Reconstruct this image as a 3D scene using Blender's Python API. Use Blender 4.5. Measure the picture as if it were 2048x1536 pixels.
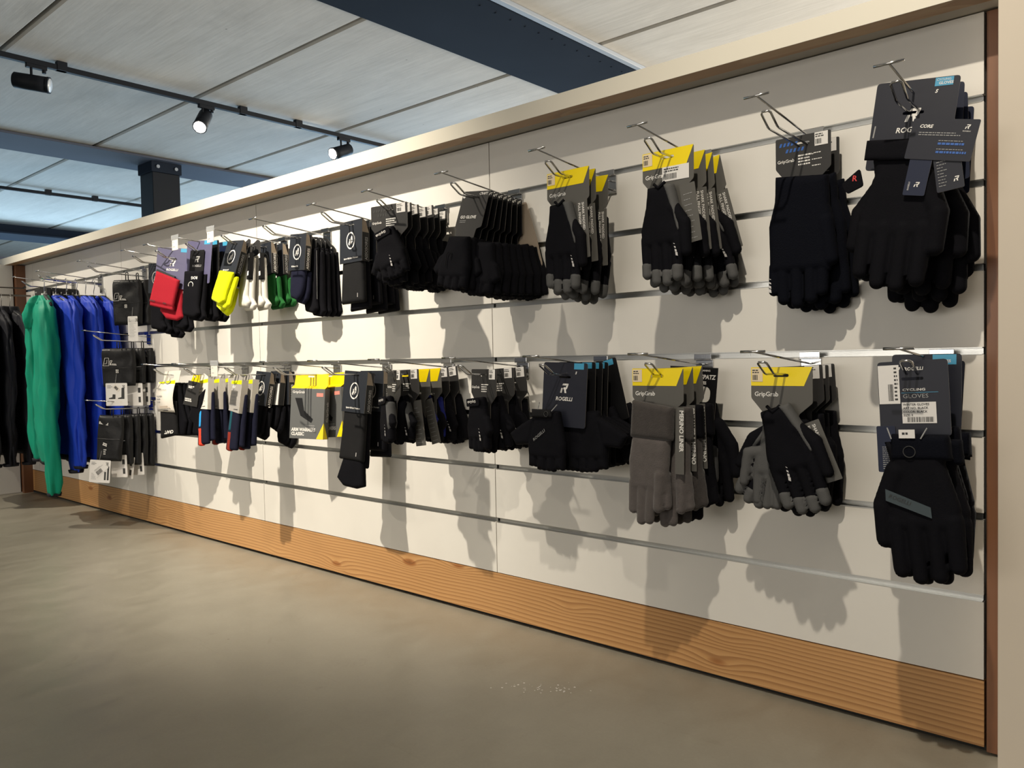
import bpy, math, random
import numpy as np
from mathutils import Matrix, Vector, Euler
from mathutils.geometry import tessellate_polygon

# ------------------------------------------------------------------ reset
for o in list(bpy.data.objects): bpy.data.objects.remove(o, do_unlink=True)
scene = bpy.context.scene
COL = scene.collection
random.seed(4)
ZB = 0.735            # height of the middle groove of the slat wall above the floor

# ------------------------------------------------------------------ camera
F_PX = 1587.06; YAW = -0.721871; PITCH = -0.032344; ROLL = -0.018922
cam_d = bpy.data.cameras.new('camera'); cam = bpy.data.objects.new('camera', cam_d); COL.objects.link(cam)
cam_d.sensor_fit = 'HORIZONTAL'; cam_d.sensor_width = 36.0; cam_d.lens = 36.0*F_PX/2048.0
cam_d.clip_start = 0.05; cam_d.clip_end = 100
fw = Vector((math.sin(YAW)*math.cos(PITCH), math.cos(YAW)*math.cos(PITCH), math.sin(PITCH)))
rt = Vector((math.cos(YAW), -math.sin(YAW), 0)); up = rt.cross(fw)
r2 = rt*math.cos(ROLL)+up*math.sin(ROLL); u2 = -rt*math.sin(ROLL)+up*math.cos(ROLL)
M = Matrix((r2, u2, -fw)).transposed().to_4x4()
M.translation = Vector((0.303896, -1.630316, ZB+0.002238))
cam.matrix_world = M
scene.camera = cam

# ------------------------------------------------------------------ world, lights, exposure
scene.view_settings.view_transform = 'Standard'; scene.view_settings.look = 'None'
scene.view_settings.gamma = 1.0; scene.view_settings.use_curve_mapping = False
scene.view_settings.exposure = 0.13
w = bpy.data.worlds.new('shop_ambient'); scene.world = w; w.use_nodes = True
bg = w.node_tree.nodes['Background']; bg.inputs[0].default_value = (0.80, 0.86, 1.0, 1); bg.inputs[1].default_value = 0.08

def spot(name, loc, aim, watt, col, cone=75, blend=0.6, rad=0.025):
    d = bpy.data.lights.new(name, 'SPOT'); d.energy = watt; d.color = col
    d.spot_size = math.radians(cone); d.spot_blend = blend; d.shadow_soft_size = rad
    o = bpy.data.objects.new(name, d); COL.objects.link(o); o.location = loc
    o.rotation_euler = (Vector(aim)-Vector(loc)).to_track_quat('-Z', 'Y').to_euler()
    return o
WARM = (1.0, 0.90, 0.74)
spot('added_floor_spot', (-1.95, -1.6, ZB+1.88), (-2.14, 0, ZB+0.05), 430, WARM, 64, 1.0)
spot('added_floor_spot', (0.05, -1.6, ZB+1.88), (-0.10, 0, ZB-0.12), 145, WARM, 62, 1.0)
spot('added_floor_spot', (-4.85, -1.35, ZB+1.88), (-3.95, -0.1, ZB-0.05), 200, WARM, 60, 0.9)
spot('added_floor_spot', (-3.0, -2.9, ZB+1.88), (-3.1, -1.3, 0.0), 75, WARM, 100, 1.0)  # unseen lamp added to brighten the floor at the left
def area(name, loc, aim, sx, sy, watt, col):
    d = bpy.data.lights.new(name, 'AREA'); d.shape = 'RECTANGLE'; d.size = sx; d.size_y = sy; d.energy = watt; d.color = col
    o = bpy.data.objects.new(name, d); COL.objects.link(o); o.location = loc
    o.rotation_euler = (Vector(aim)-Vector(loc)).to_track_quat('-Z', 'Y').to_euler()
area('unseen_cool_fill', (-9.5, 7.2, 1.35), (-8.0, 1.5, 2.2), 7.5, 2.2, 480, (0.46, 0.72, 1.0))  # two unseen bluish panels added to brighten the ceiling, no known window
area('unseen_cool_fill', (-13.6, 1.5, 1.2), (-8.0, 1.0, 2.2), 6.0, 2.0, 200, (0.50, 0.76, 1.0))
area('unseen_warm_fill', (0.6, 6.6, 1.35), (-1.6, 1.5, 2.5), 5.0, 2.2, 560, (1.0, 0.94, 0.84))  # neutral panel added out of sight behind the wall to brighten the ceiling
area('unseen_warm_fill', (-1.0, -5.6, 1.2), (-1.8, 0.5, 2.9), 4.0, 1.4, 66, (1.0, 0.94, 0.84))  # fill panel added behind the camera to lift wall shadows and ceiling

# ------------------------------------------------------------------ materials
MC = {}
def nmat(name):
    m = bpy.data.materials.new(name); m.use_nodes = True
    nt = m.node_tree; b = nt.nodes['Principled BSDF']
    return m, nt, b
def mat(name, col, rough=0.5, metal=0.0, bump=0.0, bscale=200.0, var=0.0, vscale=20.0, sheen=0.0, emit=None, spec=0.5, alpha=None):
    if name in MC: return MC[name]
    m, nt, b = nmat(name)
    b.inputs['Base Color'].default_value = (*col, 1); b.inputs['Roughness'].default_value = rough
    b.inputs['Metallic'].default_value = metal; b.inputs['Specular IOR Level'].default_value = spec
    if sheen: b.inputs['Sheen Weight'].default_value = sheen; b.inputs['Sheen Roughness'].default_value = 0.5
    if emit: b.inputs['Emission Color'].default_value = (*emit[:3], 1); b.inputs['Emission Strength'].default_value = emit[3]
    if alpha: b.inputs['Transmission Weight'].default_value = alpha
    tc = nt.nodes.new('ShaderNodeTexCoord')
    if var:
        n = nt.nodes.new('ShaderNodeTexNoise'); n.inputs['Scale'].default_value = vscale; n.inputs['Detail'].default_value = 4
        nt.links.new(tc.outputs['Object'], n.inputs['Vector'])
        mx = nt.nodes.new('ShaderNodeMix'); mx.data_type = 'RGBA'
        mx.inputs[6].default_value = (*[c*(1-var) for c in col], 1); mx.inputs[7].default_value = (*[min(1, c*(1+var)) for c in col], 1)
        nt.links.new(n.outputs['Fac'], mx.inputs[0]); nt.links.new(mx.outputs[2], b.inputs['Base Color'])
    if bump:
        n = nt.nodes.new('ShaderNodeTexNoise'); n.inputs['Scale'].default_value = bscale; n.inputs['Detail'].default_value = 3
        nt.links.new(tc.outputs['Object'], n.inputs['Vector'])
        bp = nt.nodes.new('ShaderNodeBump'); bp.inputs['Strength'].default_value = bump; bp.inputs['Distance'].default_value = 0.002
        nt.links.new(n.outputs['Fac'], bp.inputs['Height']); nt.links.new(bp.outputs[0], b.inputs['Normal'])
    MC[name] = m
    return m

def N(nt, t, **kw):
    n = nt.nodes.new(t)
    for k, v in kw.items(): setattr(n, k, v)
    return n
def mth(nt, op, a, b=None, c=None):
    n = N(nt, 'ShaderNodeMath', operation=op)
    for i, v in enumerate((a, b, c)):
        if v is None: continue
        if isinstance(v, (int, float)): n.inputs[i].default_value = v
        else: nt.links.new(v, n.inputs[i])
    return n.outputs[0]
def ramp(nt, fac, stops):
    n = N(nt, 'ShaderNodeValToRGB'); cr = n.color_ramp
    while len(cr.elements) < len(stops): cr.elements.new(0.5)
    for e, (p, c) in zip(cr.elements, stops): e.position = p; e.color = (*c, 1)
    nt.links.new(fac, n.inputs[0]); return n.outputs[0]
def noise(nt, vec, scale, detail=4, rough=0.5, dist=0.0):
    n = N(nt, 'ShaderNodeTexNoise'); n.inputs['Scale'].default_value = scale; n.inputs['Detail'].default_value = detail
    n.inputs['Roughness'].default_value = rough; n.inputs['Distortion'].default_value = dist
    nt.links.new(vec, n.inputs['Vector']); return n.outputs['Fac']
def mapping(nt, scale, coord='Object', loc=(0, 0, 0)):
    tc = N(nt, 'ShaderNodeTexCoord'); mp = N(nt, 'ShaderNodeMapping')
    mp.inputs['Scale'].default_value = scale; mp.inputs['Location'].default_value = loc
    nt.links.new(tc.outputs[coord], mp.inputs['Vector']); return mp.outputs[0]
def mixc(nt, fac, a, b, mode='MIX'):
    n = N(nt, 'ShaderNodeMix', data_type='RGBA', blend_type=mode)
    if isinstance(fac, (int, float)): n.inputs[0].default_value = fac
    else: nt.links.new(fac, n.inputs[0])
    for i, v in ((6, a), (7, b)):
        if isinstance(v, tuple): n.inputs[i].default_value = (*v, 1)
        else: nt.links.new(v, n.inputs[i])
    return n.outputs[2]
def bumpn(nt, b, h, strength=0.3, dist=0.002):
    bp = N(nt, 'ShaderNodeBump'); bp.inputs['Strength'].default_value = strength; bp.inputs['Distance'].default_value = dist
    nt.links.new(h, bp.inputs['Height']); nt.links.new(bp.outputs[0], b.inputs['Normal'])

def wood_mat(name, light, mid, dark, freq=62.0, axis='XZ', rough=0.42):
    m, nt, b = nmat(name)
    tc = N(nt, 'ShaderNodeTexCoord'); sp = N(nt, 'ShaderNodeSeparateXYZ'); nt.links.new(tc.outputs['Object'], sp.inputs[0])
    x, y, z = sp.outputs
    if axis == 'ZX': x, z = z, x
    if axis == 'XY': z = y
    cb = N(nt, 'ShaderNodeCombineXYZ'); nt.links.new(x, cb.inputs[0]); nt.links.new(z, cb.inputs[2])
    v1 = N(nt, 'ShaderNodeVectorMath', operation='MULTIPLY'); v1.inputs[1].default_value = (1.3, 1, 5.0); nt.links.new(cb.outputs[0], v1.inputs[0])
    n1 = noise(nt, v1.outputs[0], 1.0, 2, 0.4)
    vk = N(nt, 'ShaderNodeVectorMath', operation='MULTIPLY'); vk.inputs[1].default_value = (3.1, 1, 9.0); nt.links.new(cb.outputs[0], vk.inputs[0])
    vo = N(nt, 'ShaderNodeTexVoronoi'); vo.inputs['Scale'].default_value = 1.0; nt.links.new(vk.outputs[0], vo.inputs['Vector'])
    d = vo.outputs['Distance']
    kn = mth(nt, 'POWER', mth(nt, 'MAXIMUM', mth(nt, 'SUBTRACT', 1.0, mth(nt, 'MULTIPLY', d, 2.6)), 0.0), 2.2)
    # flat sawn look: rings tight at the top of the board, wide below
    zz = mth(nt, 'POWER', mth(nt, 'MAXIMUM', mth(nt, 'ADD', z, 0.03), 0.0001), 1.25)
    ph = mth(nt, 'ADD', mth(nt, 'MULTIPLY', zz, freq*2.2), mth(nt, 'MULTIPLY', n1, 4.6))
    ph = mth(nt, 'ADD', ph, mth(nt, 'MULTIPLY', kn, 2.6))
    fr = mth(nt, 'FRACT', ph)
    fine = noise(nt, mapping(nt, (6, 60, 300) if axis != 'ZX' else (300, 60, 6)), 1.0, 3)
    c = ramp(nt, fr, [(0.0, light), (0.45, mid), (0.82, dark), (0.95, dark), (1.0, light)])
    vl = N(nt, 'ShaderNodeVectorMath', operation='MULTIPLY'); vl.inputs[1].default_value = (0.8, 1, 3.0); nt.links.new(cb.outputs[0], vl.inputs[0])
    soft_ = ramp(nt, noise(nt, vl.outputs[0], 1.3, 2), [(0.3, tuple(0.86*k for k in mid)), (0.7, light)])
    c = mixc(nt, 0.38, c, soft_)
    knd = ramp(nt, kn, [(0.0, (1, 1, 1)), (0.45, (1, 1, 1)), (0.62, (0.62, 0.42, 0.28)), (1.0, (0.28, 0.15, 0.08))])
    c = mixc(nt, 0.85, c, knd, 'MULTIPLY')
    c = mixc(nt, 0.22, c, ramp(nt, fine, [(0.3, (0.6, 0.6, 0.6)), (0.7, (1, 1, 1))]), 'MULTIPLY')
    nt.links.new(c, b.inputs['Base Color']); b.inputs['Roughness'].default_value = rough
    bumpn(nt, b, fr, 0.12, 0.001)
    return m
M_WOOD = wood_mat('douglas_wood', (0.62, 0.355, 0.15), (0.53, 0.28, 0.105), (0.31, 0.135, 0.046), freq=62.0)
M_WOODV = wood_mat('post_wood', (0.20, 0.088, 0.042), (0.165, 0.07, 0.032), (0.115, 0.045, 0.02), freq=30, axis='ZX')
M_WOODT = wood_mat('pine_underside', (0.46, 0.30, 0.16), (0.42, 0.25, 0.12), (0.33, 0.18, 0.08), freq=20, axis='XY')

def laminate():
    m, nt, b = nmat('white_laminate')
    v = mapping(nt, (1, 1, 1), 'Object')
    s1 = noise(nt, v, 2.2, 5, 0.6)
    sc = noise(nt, mapping(nt, (14, 14, 40)), 1.0, 6, 0.7, 1.5)
    c = ramp(nt, s1, [(0.3, (0.70, 0.675, 0.63)), (0.7, (0.75, 0.73, 0.685))])
    c = mixc(nt, 0.55, c, ramp(nt, sc, [(0.0, (1, 1, 1)), (0.70, (1, 1, 1)), (0.80, (0.72, 0.69, 0.66)), (1, (0.6, 0.58, 0.55))]), 'MULTIPLY')
    nt.links.new(c, b.inputs['Base Color']); b.inputs['Roughness'].default_value = 0.42
    b.inputs['Specular IOR Level'].default_value = 0.35
    return m
M_LAM = laminate()
M_PAINT = mat('painted_white_board', (0.74, 0.70, 0.60), 0.5, bump=0.05, bscale=60, var=0.03, vscale=3)
M_WALLP = mat('painted_side_panel', (0.60, 0.53, 0.44), 0.6, bump=0.05, bscale=60, var=0.04, vscale=5)
M_SOFF = mat('raw_soffit_board', (0.42, 0.39, 0.34), 0.7)
M_DARK = mat('dark_backing', (0.015, 0.014, 0.012), 0.8)
M_ALU = mat('brushed_aluminium', (0.60, 0.60, 0.58), 0.32, 1.0, bump=0.05, bscale=400)
M_CHR = mat('chromed_steel', (0.62, 0.62, 0.62), 0.16, 1.0)
M_STEEL = mat('dark_painted_steel', (0.020, 0.026, 0.038), 0.8, 0.0, spec=0.03, var=0.25, vscale=1.5)
M_STEELB = mat('grey_painted_steel', (0.085, 0.095, 0.125), 0.7, 0.0, spec=0.06, var=0.25, vscale=0.8)
M_TRACK = mat('black_track_metal', (0.010, 0.012, 0.016), 0.55, spec=0.15)
M_GALV = mat('galvanised_strip', (0.30, 0.33, 0.37), 0.6, 0.1)

def concrete_ceiling():
    m, nt, b = nmat('board_marked_concrete')
    st = noise(nt, mapping(nt, (0.5, 9, 1), 'Object'), 1.0, 6, 0.65, 0.3)
    st2 = noise(nt, mapping(nt, (2.5, 45, 1), 'Object'), 1.0, 3, 0.6)
    bl = noise(nt, mapping(nt, (0.8, 2.2, 1), 'Object'), 1.3, 6, 0.7, 0.6)
    c = ramp(nt, st, [(0.25, (0.42, 0.395, 0.355)), (0.5, (0.55, 0.52, 0.47)), (0.75, (0.65, 0.615, 0.56))])
    c = mixc(nt, 0.35, c, ramp(nt, st2, [(0.3, (0.44, 0.415, 0.375)), (0.7, (0.68, 0.65, 0.60))]))
    c = mixc(nt, 0.5, c, ramp(nt, bl, [(0.3, (0.42, 0.395, 0.355)), (0.7, (0.66, 0.635, 0.59))]))
    vo = N(nt, 'ShaderNodeTexVoronoi'); vo.inputs['Scale'].default_value = 5.0; nt.links.new(mapping(nt, (0.7, 1, 1)), vo.inputs['Vector'])
    c = mixc(nt, 0.8, c, ramp(nt, vo.outputs['Distance'], [(0.0, (0.25, 0.24, 0.23)), (0.022, (0.5, 0.5, 0.5)), (0.035, (1, 1, 1)), (1, (1, 1, 1))]), 'MULTIPLY')
    nt.links.new(c, b.inputs['Base Color']); b.inputs['Roughness'].default_value = 0.75
    bumpn(nt, b, st2, 0.25, 0.003)
    return m
M_CEIL = concrete_ceiling()
def concrete_floor():
    m, nt, b = nmat('polished_concrete')
    v = mapping(nt, (1, 1, 1), 'Object')
    a = noise(nt, v, 0.9, 6, 0.6, 0.4); f = noise(nt, mapping(nt, (3, 1.4, 1), loc=(2, 1, 0)), 3.0, 7, 0.65, 0.8)
    g = noise(nt, v, 160, 3, 0.6)
    c = ramp(nt, a, [(0.3, (0.245, 0.225, 0.175)), (0.5, (0.29, 0.268, 0.212)), (0.72, (0.335, 0.31, 0.248))])
    c = mixc(nt, 0.4, c, ramp(nt, f, [(0.3, (0.225, 0.205, 0.17)), (0.7, (0.35, 0.325, 0.275))]))
    sm = noise(nt, mapping(nt, (9, 4, 1), loc=(5, 3, 0)), 1.0, 5, 0.7, 1.0)
    c = mixc(nt, 0.7, c, ramp(nt, sm, [(0.0, (1, 1, 1)), (0.64, (1, 1, 1)), (0.74, (0.80, 0.78, 0.74)), (1.0, (0.72, 0.70, 0.66))]), 'MULTIPLY')
    c = mixc(nt, 0.22, c, ramp(nt, g, [(0.3, (0.75, 0.75, 0.75)), (0.7, (1, 1, 1))]), 'MULTIPLY')
    vo = N(nt, 'ShaderNodeTexVoronoi'); vo.inputs['Scale'].default_value = 6.0; nt.links.new(mapping(nt, (1, 1, 1), loc=(3, 7, 0)), vo.inputs['Vector'])
    c = mixc(nt, 0.75, c, ramp(nt, vo.outputs['Distance'], [(0.0, (0.35, 0.33, 0.30)), (0.014, (0.45, 0.43, 0.40)), (0.022, (1, 1, 1)), (1, (1, 1, 1))]), 'MULTIPLY')
    sc = noise(nt, mapping(nt, (1.6, 22, 1), loc=(0.4, 0.2, 0)), 1.0, 5, 0.75, 0.8)
    c = mixc(nt, 0.5, c, ramp(nt, sc, [(0.0, (1, 1, 1)), (0.62, (1, 1, 1)), (0.72, (0.84, 0.82, 0.78)), (1.0, (0.78, 0.76, 0.72))]), 'MULTIPLY')
    c = mixc(nt, 0.35, c, ramp(nt, noise(nt, v, 14, 6, 0.7, 0.5), [(0.3, (0.82, 0.81, 0.79)), (0.7, (1, 1, 1))]), 'MULTIPLY')
    nt.links.new(c, b.inputs['Base Color'])
    r = ramp(nt, f, [(0.3, (0.30, 0.30, 0.30)), (0.7, (0.45, 0.45, 0.45))]); nt.links.new(r, b.inputs['Roughness'])
    b.inputs['Specular IOR Level'].default_value = 0.5
    bumpn(nt, b, a, 0.05, 0.01)
    return m
M_FLOOR = concrete_floor()

BLK = mat('black_fabric', (0.0042, 0.0042, 0.0062), 0.85, bump=0.35, bscale=700, spec=0.10, var=0.2, vscale=30)
BLK2 = mat('charcoal_fabric', (0.0105, 0.0105, 0.0115), 0.8, bump=0.35, bscale=600, spec=0.14, var=0.2, vscale=30)
KNIT = mat('black_knit', (0.0036, 0.0042, 0.0075), 0.9, bump=0.5, bscale=450, spec=0.08)
NAVYF = mat('navy_fabric', (0.009, 0.010, 0.024), 0.85, bump=0.4, bscale=600, spec=0.12)
GRYF = mat('grey_fabric', (0.085, 0.085, 0.085), 0.85, bump=0.3, bscale=500, spec=0.2)
MERI = mat('merino_grey_fabric', (0.088, 0.077, 0.074), 0.95, bump=0.5, bscale=420, sheen=0.25, spec=0.15, var=0.25, vscale=60)
MERI2 = mat('merino_cuff_fabric', (0.050, 0.044, 0.042), 0.95, bump=0.6, bscale=420, sheen=0.2, spec=0.15, var=0.25, vscale=90)
REDF = mat('red_sock_knit', (0.34, 0.014, 0.026), 0.9, bump=0.4, bscale=500, sheen=0.0, spec=0.2)
NEON = mat('neon_yellow_knit', (0.80, 0.86, 0.0), 0.85, bump=0.3, bscale=400, sheen=0.1, spec=0.2)
WHTF = mat('white_knit', (0.62, 0.60, 0.55), 0.9, bump=0.4, bscale=400, spec=0.2)
GRNF = mat('dark_green_knit', (0.012, 0.10, 0.022), 0.9, bump=0.4, bscale=400, spec=0.2)
BLUF = mat('sky_blue_knit', (0.03, 0.33, 0.75), 0.9, bump=0.3, bscale=400, spec=0.2)
ORGF = mat('orange_red_knit', (0.72, 0.06, 0.03), 0.9, bump=0.3, bscale=400, spec=0.2)
DRED = mat('dark_red_knit', (0.22, 0.025, 0.015), 0.9, bump=0.3, bscale=400, spec=0.2)
TEAL = mat('teal_knit', (0.01, 0.075, 0.10), 0.9, bump=0.3, bscale=400, spec=0.2)
RBLU = mat('royal_blue_fabric', (0.010, 0.016, 0.16), 0.8, bump=0.3, bscale=400, spec=0.2)
JGRN = mat('green_shell_fabric', (0.0, 0.30, 0.185), 0.6, bump=0.25, bscale=14, spec=0.3, var=0.08, vscale=6)
JBLU = mat('blue_shell_fabric', (0.012, 0.055, 0.56), 0.6, bump=0.3, bscale=14, spec=0.3, var=0.08, vscale=6)
JBLK = mat('black_shell_fabric', (0.0055, 0.006, 0.011), 0.7, bump=0.3, bscale=14, spec=0.3)
LINING = mat('dark_jacket_lining', (0.006, 0.007, 0.014), 0.8)
NYL = mat('black_pack_nylon', (0.009, 0.009, 0.010), 0.5, bump=0.8, bscale=45, spec=0.25)
CGRY = mat('charcoal_card', (0.030, 0.029, 0.029), 0.5, spec=0.3, bump=0.02)
CMID = mat('grey_card', (0.098, 0.094, 0.086), 0.5, spec=0.3)
CYEL = mat('yellow_card', (0.86, 0.66, 0.0), 0.4)
CNEO = mat('lime_yellow_card', (0.80, 0.86, 0.0), 0.45)
CNAV = mat('dark_navy_card', (0.0145, 0.016, 0.026), 0.45, spec=0.3)
CNAV2 = mat('navy_card', (0.007, 0.012, 0.036), 0.45, spec=0.3)
CPUR = mat('slate_purple_card', (0.085, 0.080, 0.155), 0.45)
CBLK = mat('black_card', (0.006, 0.006, 0.007), 0.45, spec=0.25)
CEDG = mat('card_cut_edge', (0.20, 0.18, 0.155), 0.7)
CWHT = mat('white_sticker', (0.72, 0.70, 0.68), 0.5)
CCRM = mat('cream_label_paper', (0.70, 0.66, 0.60), 0.55)
CKRF = mat('kraft_board', (0.30, 0.24, 0.18), 0.7)
CCYN = mat('cyan_print', (0.05, 0.30, 0.50), 0.45)
INKW = mat('white_ink', (0.75, 0.73, 0.70), 0.5)
INKG = mat('grey_ink', (0.30, 0.30, 0.30), 0.5)
INKD = mat('dark_ink', (0.03, 0.03, 0.03), 0.6)
INKR = mat('red_ink', (0.55, 0.03, 0.03), 0.5)
INKB = mat('blue_ink', (0.02, 0.10, 0.38), 0.5)
REFL = mat('silver_reflective', (0.55, 0.53, 0.52), 0.35, 0.2)
PLST = mat('white_plastic', (0.80, 0.79, 0.75), 0.4)
BPLS = mat('black_plastic', (0.012, 0.012, 0.013), 0.4)
CLRP = mat('clear_plastic', (0.62, 0.64, 0.66), 0.15, 0.0, spec=0.6, alpha=0.6)
LEDM = mat('lit_lamp_lens', (1, 1, 1), 0.4, emit=(1.0, 0.93, 0.80, 40.0))
LENS = mat('unlit_lamp_lens', (0.55, 0.58, 0.60), 0.2)
TEALS = mat('grey_teal_strip', (0.035, 0.052, 0.062), 0.6)

# ------------------------------------------------------------------ mesh helpers
def mesh_obj(name, V, Fc, m, parent=None, smooth=False):
    me = bpy.data.meshes.new(name); me.from_pydata([tuple(map(float, v)) for v in V], [], [tuple(int(i) for i in f) for f in Fc])
    if isinstance(m, (list, tuple)):
        for x in m: me.materials.append(x)
    else: me.materials.append(m)
    if smooth: me.polygons.foreach_set('use_smooth', [True]*len(me.polygons))
    me.update()
    o = bpy.data.objects.new(name, me); COL.objects.link(o)
    if parent: o.parent = parent
    return o
def tag(o, label=None, cat=None, group=None, kind=None):
    if label: o['label'] = label
    if cat: o['category'] = cat
    if group: o['group'] = group
    if kind: o['kind'] = kind
    return o
def empty(name, loc=(0, 0, 0), rot=(0, 0, 0)):
    o = bpy.data.objects.new(name, None); COL.objects.link(o); o.location = loc; o.rotation_euler = rot; o.empty_display_size = 0.05
    return o
def thing(name, label, cat, loc=(0, 0, 0), rot=(0, 0, 0), group=None):
    return tag(empty(name, loc, rot), label, cat, group)
def kids(o): return [c for c in bpy.data.objects if c.parent == o]
KC = {}
def copy_tree(o, parent=None):
    c = o.copy(); COL.objects.link(c); c.parent = parent
    for ch in CH.get(o.name, []):
        k = copy_tree(ch, c); CH.setdefault(c.name, []).append(k)
    return c
CH = {}
def reg(root):
    CH.clear()
    for ob in bpy.data.objects:
        if ob.parent: CH.setdefault(ob.parent.name, []).append(ob)

class MB:
    def __init__(s): s.V = []; s.F = []
    def box(s, x0, x1, y0, y1, z0, z1, bev=0.0):
        n = len(s.V)
        s.V += [(x0, y0, z0), (x1, y0, z0), (x1, y1, z0), (x0, y1, z0), (x0, y0, z1), (x1, y0, z1), (x1, y1, z1), (x0, y1, z1)]
        s.F += [tuple(n+i for i in f) for f in ((0, 3, 2, 1), (4, 5, 6, 7), (0, 1, 5, 4), (1, 2, 6, 5), (2, 3, 7, 6), (3, 0, 4, 7))]
        return s
    def quad(s, x0, z0, x1, z1, y):
        n = len(s.V); s.V += [(x0, y, z0), (x1, y, z0), (x1, y, z1), (x0, y, z1)]; s.F.append((n, n+1, n+2, n+3)); return s
    def poly(s, pts, y):
        n = len(s.V); s.V += [(p[0], y, p[1]) for p in pts]; s.F.append(tuple(range(n, n+len(pts)))); return s
    def tube(s, path, r, seg=8, close=False):
        P = [Vector(p) for p in path]; n0 = len(s.V); prev = None
        R = r if isinstance(r, (list, tuple)) else [r]*len(P)
        for i, p in enumerate(P):
            a = P[i-1] if i > 0 else (P[-1] if close else P[0]); b = P[i+1] if i < len(P)-1 else (P[0] if close else P[-1])
            t = (b-a).normalized()
            if prev is None:
                u = t.orthogonal().normalized()
            else:
                u = (prev - t*prev.dot(t)); u = u.normalized() if u.length > 1e-6 else t.orthogonal().normalized()
            prev = u; v = t.cross(u)
            for k in range(seg):
                an = 2*math.pi*k/seg; q = p+(u*math.cos(an)+v*math.sin(an))*R[i]; s.V.append(tuple(q))
        m = len(P)
        for i in range(m-1 + (1 if close else 0)):
            for k in range(seg):
                a = n0+i*seg+k; b = n0+i*seg+(k+1) % seg; j = (i+1) % m
                s.F.append((a, b, n0+j*seg+(k+1) % seg, n0+j*seg+k))
        if not close:
            s.F.append(tuple(n0+k for k in range(seg))[::-1]); s.F.append(tuple(n0+(m-1)*seg+k for k in range(seg)))
        return s
    def build(s, name, m, parent=None, smooth=False, bevel=0.0):
        o = mesh_obj(name, s.V, s.F, m, parent, smooth)
        if bevel:
            b = o.modifiers.new('bevel', 'BEVEL'); b.width = bevel; b.segments = 2; b.limit_method = 'ANGLE'
        return o
def arc_pts(c, r, a0, a1, n, plane='XZ'):
    out = []
    for i in range(n+1):
        a = a0+(a1-a0)*i/n
        if plane == 'XZ': out.append((c[0]+r*math.cos(a), c[1], c[2]+r*math.sin(a)))
        else: out.append((c[0], c[1]+r*math.cos(a), c[2]+r*math.sin(a)))
    return out

def rounded(pts, r, n=4):
    out = []; L = len(pts)
    for i in range(L):
        p = Vector(pts[i]); a = (Vector(pts[i-1])-p); b = (Vector(pts[(i+1) % L])-p)
        d = min(r, a.length*0.45, b.length*0.45); a = a.normalized()*d; b = b.normalized()*d
        for k in range(n+1):
            t = k/n; q = p+a*(1-t)**2+b*t**2; out.append((q.x, q.y))
    return out
def card(name, pts, m, parent, y=0.0, th=0.0009, holes=(), curl=0.0):
    loops = [[Vector((p[0], p[1], 0)) for p in pts]]+[[Vector((p[0], p[1], 0)) for p in h] for h in holes]
    tris = tessellate_polygon(loops)
    flat = [v for l in loops for v in l]; n = len(flat)
    V = [(v.x, y, v.y) for v in flat]+[(v.x, y+th, v.y) for v in flat]
    Fc = [tuple(t) for t in tris]
    # orient front faces to -Y
    out = []
    for t in Fc:
        a, b, c = (flat[i] for i in t)
        cr = (b-a).cross(c-a).z
        out.append(t if cr > 0 else t[::-1])
    Fc = out+[tuple(i+n for i in t[::-1]) for t in out]
    s = 0
    for l in loops:
        k = len(l)
        for i in range(k):
            j = (i+1) % k; Fc.append((s+i, s+i+n, s+j+n, s+j))
        s += k
    nf = 2*len(tris)
    if curl:
        V = [(a, b_-curl*(c_*10)**2*0.01, c_) for a, b_, c_ in V]
    edge = m.name in ('charcoal_card', 'grey_card', 'dark_navy_card', 'navy_card', 'black_card', 'slate_purple_card', 'dark_slate_card')
    o = mesh_obj(name, V, Fc, (m, CEDG) if edge else m, parent)
    if edge:
        k = len(loops[0])
        for p in o.data.polygons[nf:nf+k]: p.material_index = 1
    return o
def slot(x=0, z=0, w=0.022, h=0.006):
    return rounded([(x-w/2, z-h/2), (x+w/2, z-h/2), (x+w/2, z+h/2), (x-w/2, z+h/2)], h/2, 2)

FONT_CACHE = {}
def text(s, size, m, parent, x, z, y=-0.0007, rot=0.0, shear=0.0, bold=0.0, align='LEFT', name='lettering', sx=1.0, back=False):
    key = (s, round(size, 5), shear, bold, align, m.name, sx)
    if key not in FONT_CACHE:
        cu = bpy.data.curves.new('lettering', 'FONT'); cu.body = s; cu.size = size; cu.shear = shear; cu.offset = bold*size
        cu.align_x = align; cu.resolution_u = 2; cu.space_character = 1.0
        t = bpy.data.objects.new('tmp', cu); COL.objects.link(t)
        dg = bpy.context.evaluated_depsgraph_get(); dg.update()
        me = bpy.data.meshes.new_from_object(t.evaluated_get(dg)); me.name = 'lettering'
        me.materials.clear(); me.materials.append(m)
        if sx != 1.0: me.transform(Matrix.Scale(sx, 4, Vector((1, 0, 0))))
        bpy.data.objects.remove(t, do_unlink=True); bpy.data.curves.remove(cu)
        FONT_CACHE[key] = me
    o = bpy.data.objects.new(name, FONT_CACHE[key]); COL.objects.link(o); o.parent = parent
    o.location = (x, y, z)
    o.rotation_euler = Euler((math.pi/2, 0, 0)).to_matrix().to_euler()
    o.matrix_basis = Matrix.Translation((x, y, z)) @ Matrix.Rotation(-rot, 4, 'Y') @ Matrix.Rotation(math.pi/2, 4, 'X')
    return o
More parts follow.
